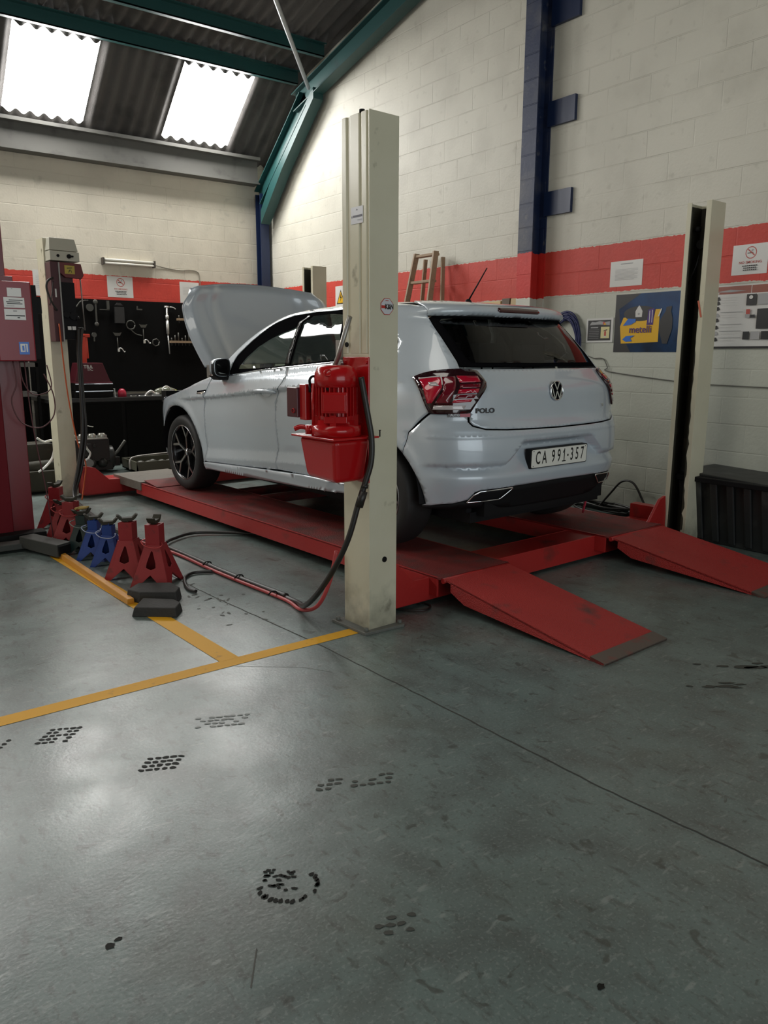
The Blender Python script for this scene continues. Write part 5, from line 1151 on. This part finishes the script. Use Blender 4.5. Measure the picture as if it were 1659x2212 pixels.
stick(.085, .055, .155, -.3465, 1.685, [(2, .3, .85, .4, .95)], cb2)
stick(.125, .065, .150, -.3465, 1.620, [(1, .25, .70, .92, .78), (1, .12, .52, .8, .60), (1, .16, .36, .9, .44), (2, .1, .15, .5, .2)], cb2)
stick(.128, .068, .150, -.3465, 1.545, [(2, .42, .76, .60, .88), (1, .06, .34, .96, .44), (1, .60, .16, .72, .26)], cb2)
stick(.062, .080, .188, -.3465, 1.330, [(7, .0, .0, 1, 1), (0, .12, .2, .85, .85), (7, .3, .3, .5, .7), (7, .6, .2, .7, .8)], cb2)
for (w, h, z, x_) in ((.16, .10, 1.83, -.055), (.17, .13, 1.665, -.05), (.17, .04, 1.585, -.045), (.17, .075, 1.525, -.04), (.17, .11, 1.40, -.035), (.16, .030, 1.235, -.02)):
    stick(w, h, x_-.08, -.1915, z, [(2, .1, .45, .3, .5)], t)
b = MB(); b.tube([(.12, -.30, 1.245), (.13, -.30, 1.10), (.09, -.30, .98), (.14, -.30, .84), (.26, -.30, .80), (.35, -.30, .88), (.36, -.29, 1.02), (.31, -.28, 1.16)], .0045, n=6); b.tube([(.16, -.30, 1.245), (.17, -.30, 1.12), (.22, -.30, 1.03), (.30, -.30, 1.03), (.35, -.30, 1.08), (.33, -.30, 1.22)], .004, n=6); b.tube([(.19, -.30, 1.245), (.20, -.30, .95), (.22, -.30, .70), (.26, -.30, .35), (.28, -.3, .02)], .004, n=6); b.build('looped_cable', mat('maroon cable', (.10, .03, .035, 1), .5), t)
b = MB(); b.hexa([(.02, -.50, .03), (.12, -.46, .03), (.27, -.80, .012), (.17, -.86, .012), (.02, -.50, .105), (.12, -.46, .105), (.27, -.80, .095), (.17, -.86, .095)]); b.m = 1; b.hexa([(.176, -.853, .024), (.262, -.803, .024), (.268, -.812, .024), (.182, -.861, .024), (.176, -.853, .084), (.262, -.803, .084), (.268, -.812, .084), (.182, -.861, .084)])
b.m = 0; b.box(-.30, .10, -.52, -.40, .02, .06); lab(b.build('lifting_arm', [mat('dusty black arm', (.035, .037, .032, 1), .6), BLK], t, bevel=.004), 'black hollow arm end')
# back wall: fluorescent fitting, notices, tool board
t = thing('fluorescent_fitting', 'unlit twin tube light fitting on the back wall above the tool board', 'light', (3.47, YB-.04, 2.43))
b = MB(); b.box(-.32, .33, -.005, .04, -.012, .035); b.build('batten', mat('dirty white batten', (.62, .58, .48, 1), .4, dirt=(.2, .17, .12, 1), damt=.4), t, bevel=.008)
for z in (.020, -.022): 
    b = MB(); b.cyl((-.31, -.022, z), (.315, -.022, z), .014, n=14); b.build('tube', mat('unlit tube', (.80, .78, .70, 1), .2), t)
b = MB(); b.box(-.335, -.315, -.04, .04, -.04, .04); b.box(.315, .335, -.04, .04, -.04, .04); b.build('end_cap', mat('sooty end cap', (.06, .05, .04, 1), .6), t)
b = MB(); b.tube([(3.80, YB-.02, 2.43), (3.95, YB-.008, 2.405), (4.15, YB-.008, 2.385), (4.30, YB-.008, 2.395), (4.40, YB-.008, 2.38), (4.43, YB-.008, 2.30), (4.43, YB-.008, 1.95)], .006); tag(b.build('wall_cable', mat('grey flex', (.30, .28, .22, 1), .6)), 'thin grey flex running right from the tube light fitting down the back wall', 'cable')
tag(nosmoke(.325, .255).build('no_smoking_sign', W_back(3.355, 2.13)), 'cream no smoking notice on the red stripe of the back wall', 'sign')
s = Sheet(.27, .27, INK, .0015); [s.rect(2, .15, .74-.07*i, .85, .75-.07*i) for i in range(6)]; tag(s.build('paper_notice', W_back(4.28, 2.105)), 'faded paper notice at the right end of the back wall stripe beside the raised bonnet', 'notice')
s = Sheet(.20, .30, INK, .0015); [s.rect(2, .15, .74-.07*i, .85, .75-.07*i) for i in range(7)]; tag(s.build('paper_notice', W_back(2.42, 2.13)), 'faded paper notice on the back wall stripe left of the far cream post', 'notice')
DK = mat('black tool board', (.006, .006, .006, 1), .8, spec=.1)
b = MB(); b.box(2.20, 4.52, YB-.03, YB-.001, .82, 1.965); tag(b.build('tool_board', DK), 'large black tool board on the back wall under the red stripe', 'tool board')
YT = YB-.056
TOOLG = 'tools on the black board'
SM = mat('dull tool steel', (.10, .10, .09, 1), .4, metal=.6); SB = mat('bright tool steel', (.75, .75, .72, 1), .25, metal=.6)
def tool(name, m, label, build):
    b = MB(); build(b); o = b.build(name, m); tag(o, label, name.replace('_', ' '), TOOLG); return o
def px(x, z): return (x, YT, z)
tool('slide_hammer', SB, 'bright slide hammer hanging at the right of the tool board', lambda b: (b.cyl(px(3.93, 1.90), px(3.93, 1.62), .012), b.cyl(px(3.93, 1.80), px(3.93, 1.75), .022), b.cyl(px(3.93, 1.73), px(3.93, 1.56), .019), b.cyl(px(3.90, 1.905), px(3.955, 1.905), .014), b.tube([px(3.97, 1.905), px(4.02, 1.90), px(4.05, 1.88)], .008), b.cyl(px(3.93, 1.56), px(3.94, 1.30), .008)))
def puller(b, x, z): b.prism([(x-.055, z+.012), (x-.03, z-.032), (x+.03, z-.032), (x+.055, z+.012), (x+.03, z+.004), (x-.03, z+.004)], YT-.012, YT+.01, 'y'); b.cyl(px(x, z-.03), px(x, z-.24), .006)
for (x, z, l) in ((3.26, 1.555, 'left'), (3.60, 1.665, 'right')):
    tool('gear_puller', SM, 'gear puller with glinting shoulders, the %s one of two on the tool board' % l, lambda b: puller(b, x, z))
    tool('hook', SB, 'bright bent hook below the %s gear puller' % l, lambda b: (b.tube([px(x+.01, z-.19), px(x+.045, z-.19), px(x+.075, z-.23), px(x+.09, z-.225)], .008), b.box(x-.005, x+.02, YT-.01, YT+.01, z-.23, z-.19)))
def ringt(b, x, z, r, w=.010): b.tube([px(x+r*math.cos(i*math.pi/7), z+r*math.sin(i*math.pi/7)) for i in range(15)], w, n=6, sub=1)
tool('oil_filter_wrench', SM, 'round oil filter wrench with handle near the middle of the tool board', lambda b: (ringt(b, 3.44, 1.66, .055), b.tube([px(3.44, 1.60), px(3.50, 1.55), px(3.58, 1.53)], .008)))
tool('chain_ring', SM, 'hexagonal grey ring at the right of the tool board', lambda b: b.tube([px(3.76+.048*math.cos(i*math.pi/3+.3), 1.445+.048*math.sin(i*math.pi/3+.3)) for i in range(7)], .009, sub=1))
tool('round_gauge', SM, 'round grey gauge high at the left of the tool board', lambda b: (b.cyl((2.94, YT-.02, 1.86), (2.94, YT+.01, 1.86), .045, n=20), b.tube([px(2.78, 1.86), px(2.84, 1.93), px(2.93, 1.945)], .008)))
tool('round_gauge', SM, 'small round gauge with a white stem low at the left of the tool board', lambda b: (b.cyl((2.97, YT-.02, 1.53), (2.97, YT+.01, 1.53), .030, n=18), b.box(2.96, 2.975, YT-.02, YT, 1.45, 1.50)))
tool('long_spanner', SM, 'long dark spanner left of the middle of the tool board', lambda b: (b.box(3.005, 3.025, YT-.006, YT+.006, 1.67, 1.92), b.ball(px(3.015, 1.93), .03, sz=(1, .4, 1)), b.ball(px(3.015, 1.66), .028, sz=(1, .4, 1))))
tool('clamp', SM, 'small clamp with a red pad high on the tool board', lambda b: (b.box(3.06, 3.18, YT-.008, YT+.008, 1.835, 1.848), b.box(3.15, 3.18, YT-.02, YT+.01, 1.848, 1.95)))
tool('clamp', SM, 'small grey angle bracket high in the middle of the tool board', lambda b: (b.box(3.53, 3.60, YT-.01, YT+.01, 1.85, 1.868), b.box(3.53, 3.545, YT-.01, YT+.01, 1.868, 1.90)))
tool('dark_box_tool', mat('very dark steel', (.02, .02, .02, 1), .5), 'dark hanging case in the middle of the tool board', lambda b: (b.box(3.24, 3.36, YT-.03, YT+.01, 1.68, 1.88), b.prism([(3.25, 1.90), (3.35, 1.90), (3.32, 1.93), (3.28, 1.93)], YT-.02, YT+.01, 'y')))
for (x0, x1, z, l) in ((4.06, 4.38, 1.75, 'upper'), (3.945, 4.38, 1.458, 'lower')):
    b = MB(); b.box(x0, x1, YT-.05, YT+.012, z-.014, z+.014); tag(b.build('tool_rack', WOOD), '%s wooden rack on the tool board beside the raised bonnet' % l, 'rack')
    n_ = 4 if l == 'upper' else 9
    for k in range(n_):
        xx = x0+.02+(x1-x0-.05)*k/(n_-1); b = MB(); b.cyl((xx, YT-.03, z-.014), (xx, YT-.03, z-.05), .004, n=6); b.cyl((xx, YT-.03, z+.014), (xx, YT-.03, z+.05+.035*((k*7) % 3)), .009, n=8)
        o = b.build('screwdriver', SM); tag(o, 'screwdriver standing in the %s wooden tool rack' % l, 'screwdriver', 'screwdrivers in the %s rack' % l)
# workbench with things on it
t = thing('workbench', 'long black workbench along the back wall', 'workbench', (3.2, 9.72, 0))
b = MB(); b.box(-1.03, 1.45, -.42, .42, .745, .790); b.build('worktop', mat('oily black top', (.018, .018, .017, 1), .35), t, bevel=.004)
b = MB(); b.box(-1.0, 1.4, -.38, .40, .02, .745); b.build('cabinet', BLK, t)
for k in range(3): b = MB(); b.box(-.95+.8*k, -.20+.8*k, -.395, -.38, .06, .72); b.build('door', DK, t, bevel=.003)
t = thing('tool_chest', 'dark red tool chest with two chrome edged drawers, left end of the workbench', 'tool chest', (2.72, 9.52, .792))
b = MB(); b.prism([(-.22, .17), (.21, .17), (.19, .19), (.115, .40), (-.155, .40), (-.21, .19)], -.12, .16, 'y'); b.box(-.22, .21, -.14, .16, .165, .18)
b.build('lid', mat('dark maroon chest', (.085, .006, .014, 1), .4), t, bevel=.004)
b = MB(); b.text('TRA', Matrix.Translation((-.055, -.1215, .355)) @ frame((0, 0, 0), (1, 0, 0), (0, 0, 1)), .055, .01, .02, 1.0); b.text('TIC', Matrix.Translation((-.035, -.1215, .325)) @ frame((0, 0, 0), (1, 0, 0), (0, 0, 1)), .045, .01, .02, 1.0); b.build('lettering', I_W, t, recalc=False)
for k, z in enumerate((.085, .0)):
    d = MB().box(-.22, .21, -.14, .16, z+.003, z+.080).build('drawer', BLK, t, bevel=.002)
    b = MB(); b.box(-.22, .21, -.15, -.14, z+.070, z+.080); b.build('drawer_edge', CHROME, d)
b = MB(); b.box(.225, .235, -.12, -.10, .0, .10); b.box(.235, .25, -.12, -.10, .0, .008); b.box(.215, .235, -.12, -.10, .095, .105); tag(b.build('bent_bracket', SB, loc=(2.72, 9.50, .791)), 'thin bright bracket standing on the bench right of the tool chest', 'bracket')
b = MB(); b.lathe([(0, .10), (.022, .095), (.042, .075), (.050, .045), (.051, 0), (0, 0)], (3.05, 9.43, .791), n=24); tag(b.build('red_dome', mat('red plastic dome', (.42, .02, .05, 1), .25)), 'red domed plastic cap on the bench beside the tool chest', 'cap')
# trolley jack handle standing behind the chest
t = thing('bottle_jack', 'orange red jack handle standing upright behind the tool chest', 'jack', (2.73, 9.75, .79))
b = MB(); b.box(-.05, .02, -.03, .03, .36, .72); b.cyl((.03, 0, .45), (.03, 0, .72), .022, n=12); b.box(-.05, .075, -.03, .03, .70, .74); b.build('jack_body', mat('orange red enamel', (.55, .05, .025, 1), .35), t, bevel=.006)
b = MB(); b.box(-.10, .10, -.06, .06, 0, .36); b.build('jack_base', GREASE, t)
hr = random.Random(4)
for k, (x_, y_, a_, l_) in enumerate(((3.17, 9.38, .1, .06), (3.27, 9.36, -.1, .07), (3.40, 9.42, .3, .16), (3.47, 9.38, -.15, .12), (3.55, 9.40, .5, .08), (3.72, 9.38, .25, .22), (3.64, 9.35, .0, .05))):
    b = MB(); T_ = Matrix.Translation((x_, y_, .796)) @ Matrix.Rotation(a_, 4, 'Z'); b.T = T_; b.box(-l_/2, l_/2, -.007, .007, 0, .007); b.ball((-l_/2, 0, .004), .014, sz=(1, 1, .4)); b.ball((l_/2, 0, .004), .011, sz=(1, 1, .4))
    tag(b.build('spanner', SB), 'bright spanner lying along the front edge of the workbench', 'spanner', 'spanners on the workbench')
b = MB(); b.tube([(3.33, 9.42, .80), (3.37, 9.40, .84), (3.40, 9.40, .85), (3.44, 9.40, .82)], .016); b.cyl((3.44, 9.40, .82), (3.50, 9.40, .815), .012); tag(b.build('impact_wrench', SB), 'small chrome air tool on the workbench left of the headlamp', 'air tool')
b = MB(); b.ball((3.60, 9.45, .845), .10, n=20, sz=(1.45, .6, .52)); b.m = 1; b.lathe([(.045, 0), (.060, .012), (.045, .022)], (3.585, 9.385, .855), (0, -1, .15), n=24, closed=True); b.m = 2; b.ball((3.72, 9.43, .83), .032); tag(b.build('loose_headlamp', [mat('cloudy lamp plastic', (.16, .17, .12, 1), .2, coat=1.), SB, mat('yellowish lens', (.42, .46, .10, 1), .2)]), 'loose cloudy car headlamp lying on the workbench', 'headlamp')
# engine block on the floor
t = thing('engine_block', 'dark engine block with bright cylinder head face on the floor by the workbench', 'engine', (2.42, 8.80, 0))
b = MB(); b.box(-.22, .20, -.16, .16, .14, .38); b.box(-.18, .24, -.12, .12, .03, .20); b.cyl((.20, 0, .16), (.27, 0, .16), .13, n=24); b.box(-.10, .0, -.19, -.15, .20, .34); b.cyl((.04, -.17, .31), (.04, -.155, .31), .025, n=12); b.cyl((-.08, -.17, .31), (-.08, -.155, .31), .025, n=12); b.box(.22, .34, -.06, .04, .06, .16)
for k in range(3): b.ball((-.12+.12*k, -.13, .12), .06, n=10)
b.build('block', mat('oily cast iron', (.028, .028, .026, 1), .35, metal=.4), t, bevel=.008)
b = MB(); b.box(-.22, .185, -.17, .17, .38, .392)
for k in range(4): b.lathe([(.030, .0), (.042, .0), (.042, .03), (.034, .045), (.030, .03)], (-.17+.105*k, -.08, .392), n=16, closed=True)
b.box(.15, .185, -.14, -.10, .392, .42); b.tube([(-.0, .05, .39), (.0, .05, .52), (.10, .05, .50)], .006, sub=1); b.build('cylinder_head', mat('bright casting', (.42, .42, .38, 1), .3, metal=.8), t, bevel=.002)
b = MB(); b.tube([(-.15, -.20, .36), (-.09, -.22, .35), (-.06, -.22, .29), (-.03, -.22, .24), (-.05, -.22, .19), (-.08, -.22, .17)], .012); b.build('pipe', SB, t)
b = MB(); b.tube([(.24, -.08, .17), (.30, -.09, .22), (.40, -.08, .34)], .017); b.ball((.235, -.09, .17), .022); b.build('exhaust_pipe', SM, t)
b = MB(); b.cyl((-.06, -.28, .14), (-.06, -.18, .14), .045, n=20); b.build('oil_filter', mat('grey filter can', (.20, .19, .18, 1), .5), t)
t = thing('parts_tray', 'dark steel tray with a looped handle rail on the floor in front of the car', 'tray', (3.12, 8.62, 0))
b = MB(); b.box(-.30, .40, -.25, .25, .02, .035); b.box(-.30, .40, -.25, -.23, .02, .13); b.box(-.30, .40, .23, .25, .02, .13); b.box(-.30, -.28, -.25, .25, .02, .13); b.box(.38, .40, -.25, .25, .02, .13); b.build('tray', mat('olive grey steel', (.075, .073, .05, 1), .5), t, bevel=.003)
b = MB(); b.tube([(-.38, -.26, .06), (-.37, -.24, .15), (-.30, -.22, .19), (.0, -.18, .20), (.30, -.14, .205)], .010); b.build('handle_rail', STEEL, t)
for k in range(7): b = MB(); b.ball((-.2+.078*k, hr.uniform(-.15, .15), .10), .045, n=8, sz=(1, 1, .6)); tag(b.build('engine_part', SM, loc=(3.12, 8.62, .0)), 'small greasy part heaped in the floor tray', 'engine part', 'parts in the floor tray')
# pipes and dark clutter between the red column and the far post
t = thing('exhaust_assembly', 'dark exhaust pipework on the floor between crimson column and far cream post', 'exhaust', (1.72, 7.75, 0))
b = MB(); b.tube([(-.06, -.1, .53), (.0, -.1, .49), (.06, -.1, .50), (.10, -.1, .49)], .012); b.tube([(.09, -.1, .42), (.06, -.1, .33), (.0, -.1, .26), (-.07, -.1, .21)], .012); b.build('pipe', SB, t)
b = MB(); b.box(-.2, .12, -.1, .1, .02, .22); b.cyl((-.16, 0, .24), (.10, 0, .25), .06); b.box(-.22, .14, .15, .4, .0, .45); b.build('silencer', GREASE, t, bevel=.02)
t = thing('black_shelving', 'black steel shelving at the back wall behind the crimson column', 'shelf', (1.60, 9.7, 0))
for x_ in (-.52, .50):
    for y_ in (-.25, .22): MB().box(x_, x_+.03, y_, y_+.03, 0, 1.95).build('upright', BLK, t)
for z in (.15, .82, 1.15, 1.5): 
    o = MB().box(-.52, .53, -.25, .25, z, z+.045).build('shelf', mat('grey shelf edge', (.16, .15, .14, 1), .5) if z in (.82, 1.15) else BLK, t)
b = MB(); b.box(-.5, .5, .22, .25, 0, 1.95); b.build('back_panel', DK, t)
for (x_, z, w, h_, l_) in ((-.2, .866, .35, .22, 'black box on the middle shelf of the steel shelving'), (-.1, .196, .6, .4, 'large black box on the bottom shelf of the steel shelving'), (.15, 1.196, .3, .2, 'small black box on the upper shelf of the steel shelving')):
    b = MB(); b.box(x_-w/2, x_+w/2, -.2, .15, z, z+h_); tag(b.build('storage_box', DK, loc=(1.60, 9.7, 0), bevel=.01), l_, 'box', 'boxes on the black shelving')
